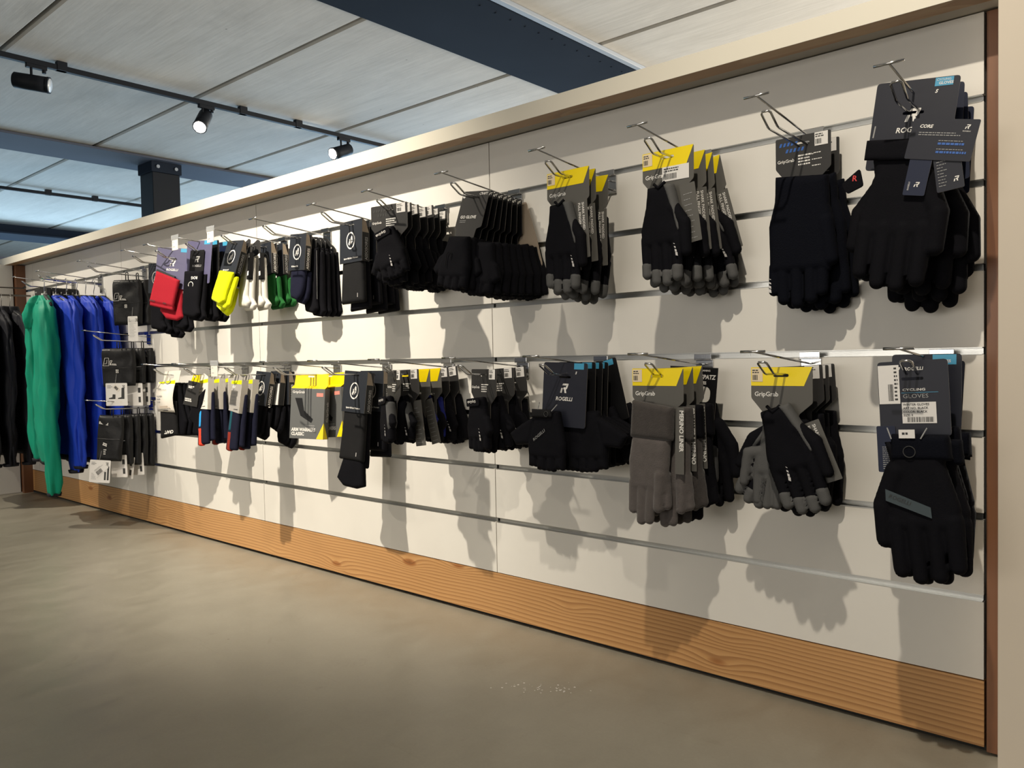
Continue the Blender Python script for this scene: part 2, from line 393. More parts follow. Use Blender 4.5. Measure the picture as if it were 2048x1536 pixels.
def lines(parent, x, z, w_, n, dz, h=0.0012, m=None, y=-0.0006, seed=1, rot=0, name='small_print'):
    rnd = random.Random(seed); b = MB()
    for i in range(n):
        xx = x; zz = z-i*dz; L = w_*rnd.uniform(0.6, 1.0)
        while xx < x+L-0.001:
            ww = min(rnd.uniform(0.002, 0.006), x+L-xx)
            b.quad(xx, zz-h, xx+ww, zz, y); xx += ww+0.0011
    o = b.build(name, m or INKW, parent)
    if rot: o.matrix_basis = Matrix.Translation((x, 0, z)) @ Matrix.Rotation(-rot, 4, 'Y') @ Matrix.Translation((-x, 0, -z))
    return o
def barcode(parent, x0, z0, x1, z1, y=-0.0012, seed=3, m=None):
    rnd = random.Random(seed); b = MB(); x = x0
    while x < x1:
        ww = rnd.choice((0.0005, 0.0009, 0.0014)); b.quad(x, z0, min(x+ww, x1), z1, y); x += ww+rnd.choice((0.0006, 0.001))
    return b.build('barcode', m or INKD, parent)
def sticker(parent, x0, z0, x1, z1, y=-0.0006, code=True, m=None, name='price_sticker', rot=0.0):
    o = MB().box(x0, x1, y-0.0003, y, z0, z1).build(name, m or CWHT, parent)
    w_ = x1-x0; h_ = z1-z0
    if code and w_ > 0.02:
        barcode(o, x0+w_*0.06, z0+h_*0.12, x0+w_*0.55, z0+h_*0.5, y-0.0006)
        lines(o, x0+w_*0.06, z1-h_*0.12, w_*0.85, 2, h_*0.16, h_*0.08, INKD, y-0.0006)
    elif code:
        lines(o, x0+w_*0.3, z1-h_*0.35, w_*0.45, 3, h_*0.14, h_*0.07, INKD, y-0.0006)
    if rot:
        cx, cz = (x0+x1)/2, (z0+z1)/2
        o.matrix_basis = Matrix.Translation((cx, 0, cz)) @ Matrix.Rotation(-rot, 4, 'Y') @ Matrix.Translation((-cx, 0, -cz))
    return o

# ------------------------------------------------------------------ soft goods: height-field solids
def soft(parent, prims, mats, step=0.0028, wr=0.0, wf=60.0, seed=0, y0=0.0, names=None, rib=0.0):
    """prims: ('c',x0,z0,r0,x1,z1,r1,yoff,flat,tag) tapered capsules, ('p',pts,R,T,yoff,tag) padded polygons"""
    tset = sorted(set(p[-1] for p in prims))
    if len(tset) > 1:      # every differently coloured piece is a closed solid of its own
        res = []
        for tg in tset: res += soft(parent, [p for p in prims if p[-1] == tg], mats, step, wr, wf, seed, y0, names, rib)
        return res
    xs = []; zs = []
    for p in prims:
        if p[0] == 'c': xs += [p[1]-p[3], p[1]+p[3], p[4]-p[6], p[4]+p[6]]; zs += [p[2]-p[3], p[2]+p[3], p[5]-p[6], p[5]+p[6]]
        else: xs += [q[0] for q in p[1]]; zs += [q[1] for q in p[1]]
    X = np.arange(min(xs)-2*step, max(xs)+2.5*step, step); Z = np.arange(min(zs)-2*step, max(zs)+2.5*step, step)
    GX, GZ = np.meshgrid(X, Z, indexing='ij')
    Fs = []; Hs = []; Ys = []; Tg = []
    for p in prims:
        if p[0] == 'c':
            _, x0, z0, r0, x1, z1, r1, yo, fl, tg = p
            dx, dz = x1-x0, z1-z0; L2 = dx*dx+dz*dz+1e-12
            t = np.clip(((GX-x0)*dx+(GZ-z0)*dz)/L2, 0, 1); d = np.hypot(GX-x0-t*dx, GZ-z0-t*dz); r = r0+(r1-r0)*t
            Fs.append(r-d); Hs.append(fl*np.sqrt(np.maximum(r*r-d*d, 0)))
        else:
            _, pts, R, T, yo, tg = p
            n = len(pts); d = np.full(GX.shape, 1e9); ins = np.zeros(GX.shape, bool)
            for i in range(n):
                (ax, az), (bx, bz) = pts[i], pts[(i+1) % n]
                ex, ez = bx-ax, bz-az; t = np.clip(((GX-ax)*ex+(GZ-az)*ez)/(ex*ex+ez*ez+1e-12), 0, 1)
                d = np.minimum(d, np.hypot(GX-ax-t*ex, GZ-az-t*ez))
                c = ((az > GZ) != (bz > GZ)) & (GX < ex*(GZ-az)/(ez+1e-12 if ez == 0 else ez)+ax); ins ^= c
            s_ = np.where(ins, d, -d); Fs.append(s_); q = np.clip(s_/R, 0, 1); Hs.append(T*np.sqrt(np.maximum(1-(1-q)**2, 0)))
        Ys.append(yo); Tg.append(tg)
    Fs = np.array(Fs); Hs = np.array(Hs); Ys = np.array(Ys)[:, None, None]
    Fm = Fs.max(0)
    fr = np.where(Fs > 0, Ys-Hs, 1e3); bk = np.where(Fs > 0, Ys+Hs, -1e3)
    wi = fr.argmin(0); near = Fs.argmax(0)
    inside = Fm > 0
    yf = np.where(inside, fr.min(0), np.take_along_axis(np.broadcast_to(Ys, Fs.shape), near[None], 0)[0])
    yb = np.where(inside, bk.max(0), yf)
    if wr or rib:
        rs = np.random.RandomState(seed); nz = np.zeros(GX.shape)
        for k in range(7):
            a = rs.uniform(0, math.pi); f = wf*rs.uniform(0.5, 1.6); nz += np.sin(f*(GX*np.cos(a)+GZ*np.sin(a)*0.8)+rs.uniform(0, 6)+2*np.sin(wf*0.4*GZ+k))/7*1.6
        ed = np.clip(Fm/0.012, 0, 1)
        nz = nz*wr+rib*np.sin(GX*900)
        yf = yf+nz*ed; yb = yb+nz*ed
    gx = np.gradient(Fm, step, axis=0); gz = np.gradient(Fm, step, axis=1)
    PX = GX.copy(); PZ = GZ.copy(); g = np.maximum(np.hypot(gx, gz), 0.3)
    out = ~inside
    PX[out] += (-Fm*gx/g**2)[out].clip(-1.5*step, 1.5*step); PZ[out] += (-Fm*gz/g**2)[out].clip(-1.5*step, 1.5*step)
    nx, nz_ = GX.shape
    cell = inside[:-1, :-1] | inside[1:, :-1] | inside[:-1, 1:] | inside[1:, 1:]
    cx, cz = np.nonzero(cell)
    tagf = np.array([Tg.index(t) if False else 0 for t in Tg])
    tags = sorted(set(Tg)); tid = np.array([tags.index(t) for t in Tg])
    wt = tid[wi]; nt_ = tid[near]; wt = np.where(inside, wt, nt_)
    bwin = tid[bk.argmax(0)]; bt = np.where(inside, bwin, nt_)
    res = []
    for ti, tg in enumerate(tags):
        idx = {}; V = []; Fc = []
        def vid(i, j, b):
            k = (i, j, b if inside[i, j] else 0)
            if k not in idx:
                idx[k] = len(V); V.append((PX[i, j], y0+(yb if (b and inside[i, j]) else yf)[i, j], PZ[i, j]))
            return idx[k]
        for i, j in zip(cx, cz):
            # take tag of an inside corner
            c4 = ((i, j), (i+1, j), (i+1, j+1), (i, j+1))
            ic = next(c for c in c4 if inside[c])
            if wt[ic] == ti: Fc.append(tuple(vid(a, b, 0) for a, b in c4))
            if bt[ic] == ti: Fc.append(tuple(vid(a, b, 1) for a, b in c4[::-1]))
        if Fc:
            mt = mats[tg] if isinstance(mats, dict) else mats
            Fc = [f for f in Fc if len(set(f)) >= 3]
            res.append(mesh_obj((names or {}).get(tg, tg), V, Fc, mt, parent, True))
    return res

def rot_pts(prims, ang, cx, cz, dx=0, dz=0, dy=0, mir=False):
    ca, sa = math.cos(ang), math.sin(ang); out = []
    def R(x, z):
        if mir: x = 2*cx-x
        x, z = x-cx, z-cz; return cx+x*ca-z*sa+dx, cz+x*sa+z*ca+dz
    for p in prims:
        if p[0] == 'c':
            a, b = R(p[1], p[2]); c, d = R(p[4], p[5]); out.append(('c', a, b, p[3], c, d, p[6], p[7]+dy, p[8], p[9]))
        else: out.append(('p', [R(*q) for q in p[1]], p[2], p[3], p[4]+dy, p[5]))
    return out

def glove_prims(w=0.05, cuff_t=-0.06, palm_b=-0.175, tip=-0.262, thumb=1, cuffw=0.62, ftag='glove', tiptag=None, spread=0.0, fr=0.0115, yo=0.0, thumb_out=0.016):
    """full-finger glove hanging fingers down; thumb=+1 right / -1 left"""
    P = []
    P.append(('p', [(-w*cuffw, cuff_t), (w*cuffw, cuff_t), (w*0.70, cuff_t-0.04), (w*0.98, palm_b+0.03), (w*0.93, palm_b-0.008), (-w*0.93, palm_b-0.008), (-w*0.98, palm_b+0.03), (-w*0.72, cuff_t-0.04)], 0.016, 0.013, yo, ftag))
    L = [0.80, 0.97, 1.0, 0.90]
    if thumb > 0: L = L
    else: L = L[::-1]
    for i in range(4):
        fx = -w*0.74+i*w*1.48/3; tx = fx*(1.0+spread); tz = palm_b+(tip-palm_b)*L[i]
        P.append(('c', fx, palm_b+0.01, fr*1.08, tx, tz+fr*0.8, fr*0.86, yo-0.001*(i % 2), 0.9, ftag))
        if tiptag: P.append(('c', fx+(tx-fx)*0.8, tz+fr*2.2, fr*0.985, tx, tz+fr*0.78, fr*0.93, yo-0.0005-0.001*(i % 2), 0.95, tiptag))
    s = thumb
    P.append(('c', s*w*0.60, cuff_t-0.05, fr*1.25, s*(w*0.9+thumb_out*0.6), palm_b+0.035, fr*1.15, yo-0.001, 0.9, ftag))
    P.append(('c', s*(w*0.9+thumb_out*0.6), palm_b+0.035, fr*1.15, s*(w*0.85+thumb_out), palm_b-0.022, fr*0.95, yo-0.002, 0.9, ftag))
    return P
def mitt_prims(w=0.045, cuff_t=-0.06, palm_b=-0.165, stub=0.028, thumb=1, yo=0.0, ftag='glove'):
    """short-finger cycling glove"""
    P = [('p', [(-w*0.66, cuff_t), (w*0.66, cuff_t), (w*0.80, cuff_t-0.03), (w*1.05, palm_b+0.035), (w*1.0, palm_b), (-w*1.0, palm_b), (-w*1.08, palm_b+0.035), (-w*0.78, cuff_t-0.03)], 0.016, 0.014, yo, ftag)]
    fr = w*0.27
    for i in range(4):
        fx = -w*0.76+i*w*1.52/3; L = stub*(0.75, 1.0, 1.05, 0.85)[i]
        z = palm_b-L
        P.append(('p', [(fx-fr, palm_b+0.012), (fx+fr, palm_b+0.012), (fx+fr*0.94, z), (fx+fr*0.3, z-0.0015), (fx, z+0.001), (fx-fr*0.5, z-0.001), (fx-fr*0.94, z+0.0008)], fr*0.9, 0.0115, yo-0.001*(i % 2), ftag))
    s = thumb
    P.append(('p', [(s*w*0.55, cuff_t-0.035), (s*(w*1.12), cuff_t-0.055), (s*(w*1.42), palm_b+0.022), (s*(w*1.12), palm_b+0.008), (s*w*0.7, palm_b+0.02)], 0.010, 0.010, yo-0.002, ftag))
    return P

def stripes(parent, x, z, n=4, ang=0.15, y=-0.0162, L=0.0035, gap=0.0062, W=0.0052):
    b = MB()
    for i in range(n):
        xx = x+math.sin(ang)*i*gap*1.3; zz = z-i*gap; h = L*(0.5+0.5*i)
        b.poly([(xx, zz), (xx+W*(0.6+0.12*i), zz-0.0012), (xx+W*(0.6+0.12*i)+0.001, zz-h-0.0012), (xx+0.001, zz-h)][::-1], y)
    return b.build('reflective_print', REFL, parent)

def hang(root, X, Y, Z, yaw=0, pitch=0, roll=0, label=None, cat=None, group=None):
    """put a built thing on a hook: yaw turns its face towards +X, pitch swings its foot forward, roll tilts it in its plane (degrees)"""
    root.matrix_basis = Matrix.Translation((X, Y, Z+ZB)) @ Matrix.Rotation(math.radians(yaw), 4, 'Z') @ Matrix.Rotation(math.radians(-pitch), 4, 'X') @ Matrix.Rotation(math.radians(roll), 4, 'Y')
    tag(root, label, cat, group)
    return root

# ================================================================== STRUCTURE
def struct(o): o['kind'] = 'structure'; return o
H = 0.6
struct(MB().box(-16, 5, -8, 8, -0.1, 0).build('floor', M_FLOOR))
# floor marks: small dried paint spatters
rr = random.Random(8)
sp_ = MB()
for i in range(46):
    a = rr.gauss(0, 1); cx = -0.80+a*0.045; cy = -0.27+a*0.03+rr.gauss(0, 0.015); s_ = rr.uniform(0.0008, 0.003)
    n = len(sp_.V); sp_.V += [(cx+s_*math.cos(k*1.05)*rr.uniform(0.6, 1.2), cy+s_*math.sin(k*1.05)*rr.uniform(0.6, 1.2), 0.0004) for k in range(6)]; sp_.F.append(tuple(range(n, n+6)))
tag(sp_.build('paint_spatter', CWHT, bpy.data.objects['floor']), kind='stuff')

ceil = struct(MB().box(-16.2, 5.2, -7.2, 8.2, 2.80, 2.9).build('ceiling', mat('joint_mortar', (0.20, 0.185, 0.165), 0.9, bump=0.4, bscale=60)))
CZ = 2.735
for yi in range(-6, 7):
    y0_ = 0.07+1.28*(yi-1); y1_ = y0_+1.28
    for (xa, xb) in ((-16, -12.35), (-12.3, -7.6), (-7.56, -3.08), (-3.04, 5)):
        s = MB().box(xa, xb, y0_+0.012, y1_-0.012, CZ, CZ+0.075)
        o = s.build('slab', M_CEIL, ceil); b = o.modifiers.new('b', 'BEVEL'); b.width = 0.012; b.segments = 1
struct(MB().box(-16, 5, 7.95, 8.05, 0, 2.80).build('wall_far', mat('far_wall_paint', (0.55, 0.55, 0.54), 0.8)))
# steel floor beams: wide bottom plates
for (xa, xb, z0_) in ((-3.38, -2.70, CZ-0.022), (-7.86, -7.28, CZ-0.03), (-12.72, -12.05, CZ-0.16)):
    t = thing('steel_beam', {-3.38: 'wide dark blue steel beam across the ceiling at top centre', -7.86: 'grey blue steel beam carried by the black column', -12.72: 'dark steel beam at far left beyond the column'}[xa], 'beam', (xa, -0.2, z0_))
    L = 8.0
    f_ = MB().box(0, xb-xa, -2.6, L, 0, 0.02).build('flange', M_STEEL if xa != -7.86 else M_STEELB, t, bevel=0.003)
    MB().box((xb-xa)/2-0.1, (xb-xa)/2+0.1, -2.6, L, 0.021, 0.2).build('web', M_STEEL, t)
    if xa == -3.38:
        bo = MB()
        for k in range(38): bo.tube([(0.60, -1+k*0.13, 0.0), (0.60, -1+k*0.13, -0.004)], 0.006, 6)
        tag(bo.build('rivet', M_STEEL, t), kind='stuff')
t = thing('cable_strip', 'pale galvanised strip running along the right edge of the wide ceiling beam', 'cable tray', (-2.66, 0.6, CZ-0.03))
MB().box(-0.02, 0.02, 0, 2.62, 0, 0.028).build('channel', M_GALV, t, bevel=0.003)
MB().box(-0.012, 0.012, 2.63, 2.72, -0.004, 0.02).build('clamp', M_TRACK, t)
# column
t = thing('steel_column', 'black square steel column behind the wall under the ceiling beam', 'column', (-7.50, 2.03, 0))
MB().box(-0.135, 0.135, -0.135, 0.135, 0, CZ-0.13).build('shaft', M_TRACK, t, bevel=0.004)
MB().box(-0.15, 0.15, -0.15, 0.15, CZ-0.13, CZ-0.03).build('head_plate', M_STEEL, t, bevel=0.004)
for sy in (-0.09, 0.09):
    MB().tube([(0.15, sy, CZ-0.08), (0.165, sy, CZ-0.08)], 0.018, 6).build('bolt', M_GALV, t)

# ---- slat wall (back)
wb = struct(MB().box(-5.05, 0.035, 0.016, 0.06, 0.0, ZB+0.66).build('wall_back', M_DARK))
XS = [0.0, -1.2, -2.4, -3.6, -4.8, -4.93]
for i in range(5):
    for k in range(8):
        z0_ = ZB-0.6+0.15*k; z1_ = z0_+0.15
        za = z0_+(0.0065 if k > 0 else 0.001); zb_ = z1_-(0.0065 if k < 7 else 0.0)
        MB().box(XS[i+1]+0.0014, XS[i]-0.0014, 0.0, 0.0155, za, zb_).build('slat', M_LAM, wb)
for k in range(1, 8):
    z = ZB-0.6+0.15*k
    for i in range(5):
        b = MB().box(XS[i+1]+0.004, XS[i]-0.004, 0.0118, 0.0152, z-0.0075, z+0.0075)
        b.box(XS[i+1]+0.004, XS[i]-0.004, -0.0008, 0.0118, z-0.0068, z-0.0055)
        b.box(XS[i+1]+0.004, XS[i]-0.004, 0.001, 0.0118, z+0.0052, z+0.0064)
        b.build('groove_rail', M_ALU, wb)
# left return wall
wl = struct(MB().box(-5.05, -4.965, -4.2, -0.0, 0.0, ZB+0.6).build('wall_left', M_DARK))
for j in range(3):
    for k in range(2):
        z0_, z1_ = ((0.006, ZB+0.14), (ZB+0.155, ZB+0.6))[k]
        MB().box(-4.965, -4.95, -1.4*(j+1)+0.0014, -1.4*j-0.0014-(0.0 if j else 0.055), z0_, z1_).build('slat', M_LAM, wl)
# kick boards
kb = struct(MB().box(-4.94, -0.0008, 0.0, 0.0155, 0.012, ZB-0.6015).build('baseboard_back', M_WOOD))
for v in kb.data.vertices: v.co.z -= 0.0
struct(MB().box(-4.949, -4.945, -4.0, -0.02, 0.0, 0.006).build('baseboard_left', M_SOFF))
# posts and frame
o = struct(MB().box(0.0035, 0.0345, -0.004, 0.03, 0.006, ZB+0.598).build('trim_1', M_WOODV, bevel=0.001)); o.name = 'trim_1'
o = struct(MB().box(-4.962, -4.915, -0.05, -0.0008, 0.0, ZB+0.598).build('trim_2', M_WOODV))
# fascia : white front board, pine edge, raw soffit
fas = struct(MB().box(-5.35, 0.6, -0.098, -0.0965, ZB+0.5975, ZB+0.637).build('trim_3', M_PAINT))
MB().box(-5.35, 0.6, -0.0964, -0.048, ZB+0.598, ZB+0.637).build('board_core', M_WOODT, fas)
MB().box(-5.35, 0.6, -0.0478, 0.10, ZB+0.6025, ZB+0.637).build('soffit', M_SOFF, fas)
# right side panel
o = struct(MB().box(0.0375, 0.75, -0.099, -0.06, 0.0, ZB+0.63).build('wall_right', M_WALLP, bevel=0.0015)); o.name = 'wall_right'

# ================================================================== TRACK LIGHTS
def track(x, label, clips, ya=-2.0, yb=5.6):
    t = thing('lighting_track', label, 'track', (x, 0, CZ-0.060))
    MB().box(-0.018, 0.018, ya, yb, 0, 0.034).build('rail', M_TRACK, t, bevel=0.002)
    for c in clips: MB().box(-0.022, 0.022, c-0.03, c+0.03, 0.0, 0.058).build('clip', M_TRACK, t)
    return t
track(-5.37, 'black lighting track above the wall holding the three visible spotlights', (0.40, 1.70, 2.2, -0.9))
track(-9.55, 'black lighting track at far left, ending behind the column', (1.71, 2.21, 0.6))
def lamp(y, yaw, tilt, lit, label):
    z = CZ-0.062
    t = thing('track_spotlight', label, 'spotlight', (-5.37, y, z))
    MB().box(-0.017, 0.017, -0.06, 0.06, -0.022, 0.002).build('adapter', M_TRACK, t, bevel=0.002)
    MB().tube([(0, 0.045, -0.022), (0, 0.045, -0.04)], 0.012, 12).build('lock_knob', M_TRACK, t)
    MB().tube([(0, -0.03, -0.02), (0, -0.03, -0.075)], 0.008, 10).build('stem', M_TRACK, t)
    D = Vector((math.sin(yaw)*math.cos(tilt), math.cos(yaw)*math.cos(tilt), -math.sin(tilt)))
    c = Vector((0, -0.03, -0.115))
    p = [c-D*0.105, c-D*0.105+D*0.004, c+D*0.095]
    sc_ = 1.0
    bd = MB().tube([p[0], p[1]+D*0.002, c-D*0.03, c+D*0.03, p[2]], [0.042, 0.049, 0.050, 0.050, 0.050], 28).build('lamp_body', M_TRACK, t, True)
    MB().tube([p[2]-D*0.004, p[2]+D*0.010], [0.052, 0.052], 28).build('bezel', M_TRACK, t)
    MB().tube([p[2]+D*0.0102, p[2]+D*0.0125], 0.043, 24).build('lens', LEDM if lit else LENS, t, True)
    if lit:
        d = bpy.data.lights.new('lamp_beam', 'SPOT'); d.energy = 60; d.color = (1, 0.93, 0.8); d.spot_size = 1.2; d.spot_blend = 0.7; d.shadow_soft_size = 0.03
        lo = bpy.data.objects.new('lamp_beam', d); COL.objects.link(lo); lo.parent = t; lo.location = c+D*0.12
        lo.rotation_euler = D.to_track_quat('-Z', 'Y').to_euler()
    return t
lamp(0.25, 0.62, 0.12, False, 'unlit black spotlight at the left end of the ceiling track')
lamp(1.40, math.radians(135), math.radians(42), True, 'middle spotlight on the ceiling track, lit and glaring')
lamp(2.66, math.radians(175), math.radians(22), True, 'lit spotlight on the ceiling track just above the wall top')

# ================================================================== DISPLAY HOOKS
def make_hook(holder=False):
    t = empty('display_hook')
    b = MB().box(-0.021, 0.021, -0.005, -0.0022, -0.052, -0.010).box(-0.021, 0.021, -0.014, -0.003, -0.010, -0.0075).box(-0.021, 0.021, -0.014, -0.0115, -0.0075, 0.004)
    b.build('bracket', M_CHR, t, bevel=0.0008)
    MB().tube([(0, -0.004, -0.020), (0, -0.02, -0.019), (0, -0.281, 0.006)], 0.0019, 8).build('label_arm', M_CHR, t, True)
    MB().tube([(-0.023, -0.281, 0.006), (0.023, -0.281, 0.006)], 0.0024, 8).build('crossbar', M_CHR, t, True)
    r = []
    R = 0.006
    pth = [(-0.0085, -0.004, -0.043), (-0.0085, -0.205, -0.036), (-0.0085, -0.212, -0.034), (-0.0085, -0.240, -0.016), (-0.0055, -0.244, -0.0135), (0.0055, -0.244, -0.0135), (0.0085, -0.240, -0.016), (0.0085, -0.212, -0.034), (0.0085, -0.205, -0.036), (0.0085, -0.004, -0.043)]
    MB().tube(pth, 0.0022, 8).build('prong', M_CHR, t, True)
    return t
def label_holder(t):
    MB().box(-0.026, 0.026, -0.2865, -0.2835, -0.004, 0.014).build('holder_clip', CLRP, t, bevel=0.001)
    c = MB().box(-0.022, 0.022, -0.2858, -0.2848, -0.040, -0.002).build('price_label', CCRM, t)
    lines(c, -0.016, -0.010, 0.012, 1, 0.004, 0.002, INKG, -0.2862, 5); lines(c, -0.016, -0.027, 0.016, 1, 0.004, 0.002, INKG, -0.2862, 6)
HX = {}
ordn = ['first', 'second', 'third', 'fourth', 'fifth', 'sixth', 'seventh', 'eighth', 'ninth', 'tenth', 'eleventh', 'twelfth', 'thirteenth', 'fourteenth']
UPX = [-.080, -.299, -.544, -.800, -1.100, -1.386, -1.640, -1.953, -2.213, -2.465, -2.705, -2.905, -3.349, -3.849, -4.19]
LOX = [-.067, -.310, -.550, -.827, -1.088, -1.375, -1.656, -1.915, -2.215, -2.506, -2.755]
proto = make_hook(); reg(proto)
first = True
def hookobj(x, zrel, lab, group, holder=False):
    global first
    if first: h = proto; first = False
    else: h = copy_tree(proto)
    h.location = (x, 0, ZB+zrel)
    if holder: label_holder(h)
    tag(h, lab, 'hook', group); return h
holders = []
for i, x in enumerate(UPX):
    w_ = ('thirteenth', 'fourteenth', 'fifteenth')[i-12] if i >= 12 else ordn[i]
    lab = 'chrome display hook in the top row, %s from the right' % w_
    h = hookobj(x, 0.45, lab, 'chrome hooks in the top row'); 
    if i in (8, 9): holders.append(h); h['label'] = 'chrome top row hook with price label on its arm end, %s from the right' % w_
for i, x in enumerate(LOX):
    h = hookobj(x, 0.0, 'chrome display hook in the middle row, %s from the right' % ordn[i], 'chrome hooks in the middle row')
    if i == 8: holders.append(h); h['label'] = 'chrome middle row hook with cream price label on its arm end'
hookobj(-3.325, 0.15, 'chrome hook holding the overshoe packs with two shoe pictures', 'low chrome hooks at the left')
hookobj(-3.325, -0.15, 'chrome hook holding the lowest row of black packs at left', 'low chrome hooks at the left')
for h in holders: label_holder(h)

# ================================================================== CARD KINDS
def emblem_ring(parent, cx, cz, r, y=-0.0008, m=None, glyph=True, sx=0.8):
    """white ring with an angular mark inside"""
    m = m or INKW; b = MB(); n = 36; V = b.V
    for i in range(n):
        a = 2*math.pi*i/n; V.append((cx+r*sx*math.cos(a), y, cz+r*math.sin(a))); V.append((cx+r*0.82*sx*math.cos(a), y, cz+r*0.84*math.sin(a)))
    for i in range(n):
        j = (i+1) % n; b.F.append((2*i, 2*j, 2*j+1, 2*i+1))
    if glyph:
        def st(x0, z0, x1, z1, w0=0.1):
            x0, z0, x1, z1 = cx+x0*r*sx, cz+z0*r, cx+x1*r*sx, cz+z1*r
            d = Vector((x1-x0, z1-z0)).normalized()*w0*r; nx, nz = -d.y, d.x
            b.poly([(x0-nx, z0-nz), (x1-nx, z1-nz), (x1+nx, z1+nz), (x0+nx, z0+nz)], y-0.0001)
        st(-0.42, -0.42, -0.02, 0.12); st(-0.28, 0.12, 0.48, 0.12, 0.08); st(-0.05, 0.05, 0.14, -0.42); st(0.02, 0.1, 0.32, 0.5); st(0.14, -0.3, 0.4, -0.06, 0.08); st(0.22, 0.3, 0.45, 0.3, 0.06); st(-0.42, -0.42, -0.2, -0.42, 0.08)
    return b.build('emblem', m, parent)
def rogelli_mark(parent, cx, cz, s, m=None, y=-0.0008):
    """slanted R mark"""
    m = m or INKW; b = MB(); sh = 0.28
    def P(pts): b.poly([(cx+(x+sh*z)*s, cz+z*s) for x, z in pts], y)
    P([(-0.40, -0.5), (-0.18, -0.5), (-0.18, 0.02), (-0.40, 0.02)])
    P([(-0.40, 0.28), (0.15, 0.28), (0.30, 0.18), (0.42, 0.5), (-0.40, 0.5)][::1] if False else [(-0.36, 0.30), (0.28, 0.30), (0.42, 0.5), (-0.30, 0.5)])
    P([(0.16, 0.05), (0.40, 0.05), (0.44, 0.44), (0.22, 0.44)])
    P([(-0.10, -0.10), (0.34, -0.10), (0.42, 0.10), (-0.10, 0.10)])
    P([(0.02, -0.10), (0.24, -0.10), (0.44, -0.5), (0.20, -0.5)])
    return b.build('emblem', m, parent)

HOOKW = ['first', 'second', 'third', 'fourth', 'fifth', 'sixth', 'seventh', 'eighth', 'ninth', 'tenth']

GG_OUT = rounded([(-.060, .016), (-.060, -.044), (-.036, -.072), (-.036, -.122), (.034, -.122), (.034, -.074), (.060, -.052), (.060, .016)][::-1], 0.003, 2)
def gg_card(root, yellow=True, stk='left', low=True, wide=0.06):
    k = wide/0.06
    out = [(x*k, z) for x, z in GG_OUT]
    m = CMID if yellow else CGRY
    c = card('card', out, m, root, 0.0, 0.0009, holes=[slot(0, 0.0, 0.03*k, 0.006)])
    if yellow:
        y_ = card('yellow_band', [(-.0598*k, -.020), (.044*k, -.020), (.0598*k, .0158), (-.0598*k, .0158)], CYEL, c, -0.0004, 0.0003, holes=[slot(0, 0.0, 0.03*k, 0.006)])
        text('GripGrab', 0.0122, INKW, c, -0.053*k, -0.040, bold=0.016)
        if stk == 'left': sticker(c, -0.058*k, -0.012, -0.036*k, 0.014, m=mat('pale_size_sticker', (0.72, 0.60, 0.42), 0.5), name='size_sticker', y=-0.0008)
    else:
        h = MB()
        for r_ in range(2):
            for q in range(5):
                x = (-0.052+q*0.0085+r_*0.014)*k; z = 0.006-r_*0.013
                h.poly([(x, z-0.007), (x+0.0045, z-0.007), (x+0.007, z), (x+0.0025, z)], -0.0005)
        h.build('hatch_print', INKD if stk != 'blue' else INKB, c)
        text('GripGrab', 0.0088, INKW, c, -0.056*k, -0.033, bold=0.012)
        lines(c, -0.010*k, -0.022, 0.034*k, 4, 0.0058, 0.0028, INKW, seed=2)
        sticker(c, 0.026*k, -0.010, 0.054*k, 0.0155)
        if stk == 'blue': lines(c, 0.020*k, -0.022, 0.026, 3, 0.012, 0.0016, INKW, seed=7)
    return c
def tongue(root, x, z, y, L, w_, ang, unused=0, txt=None, m=None, size=0.011, txt2=None, bold=0.02):
    m = m or CMID
    a = math.radians(ang)
    c = card('hang_tag', rounded([(-w_/2, -L), (w_/2, -L), (w_/2, 0), (-w_/2, 0)], 0.001, 1), m, root, 0, 0.0008)
    c.matrix_basis = Matrix.Translation((x, y, z)) @ Matrix.Rotation(a, 4, 'Y')
    if txt: text(txt, size, INKW, c, -w_*0.0, -0.006, rot=-math.pi/2, bold=bold)
    if txt2: text(txt2, size, INKW, c, -w_*0.36, -0.006, rot=-math.pi/2, bold=bold)
    if not txt: lines(c, -w_*0.32, -0.02, w_*0.6, 9, L*0.095, 0.0013, INKG, seed=int(L*1e4))
    return c
def glove_pair(root, prims, mats, y=-0.012, back=True, backrot=-0.12, bdx=0.022, bdy=0.026, wr=0.0012, seed=1, names=None, step=0.003, mats2=None, bdz=-0.012):
    e = soft(root, prims, mats, step=step, wr=wr, wf=70, seed=seed, y0=y, names=names)
    if back:
        p2 = rot_pts(prims, backrot, 0, -0.06, bdx, bdz, mir=True)
        soft(root, p2, mats2 or mats, step=step*1.15, wr=wr, wf=70, seed=seed+1, y0=y+bdy, names=names)
    return e

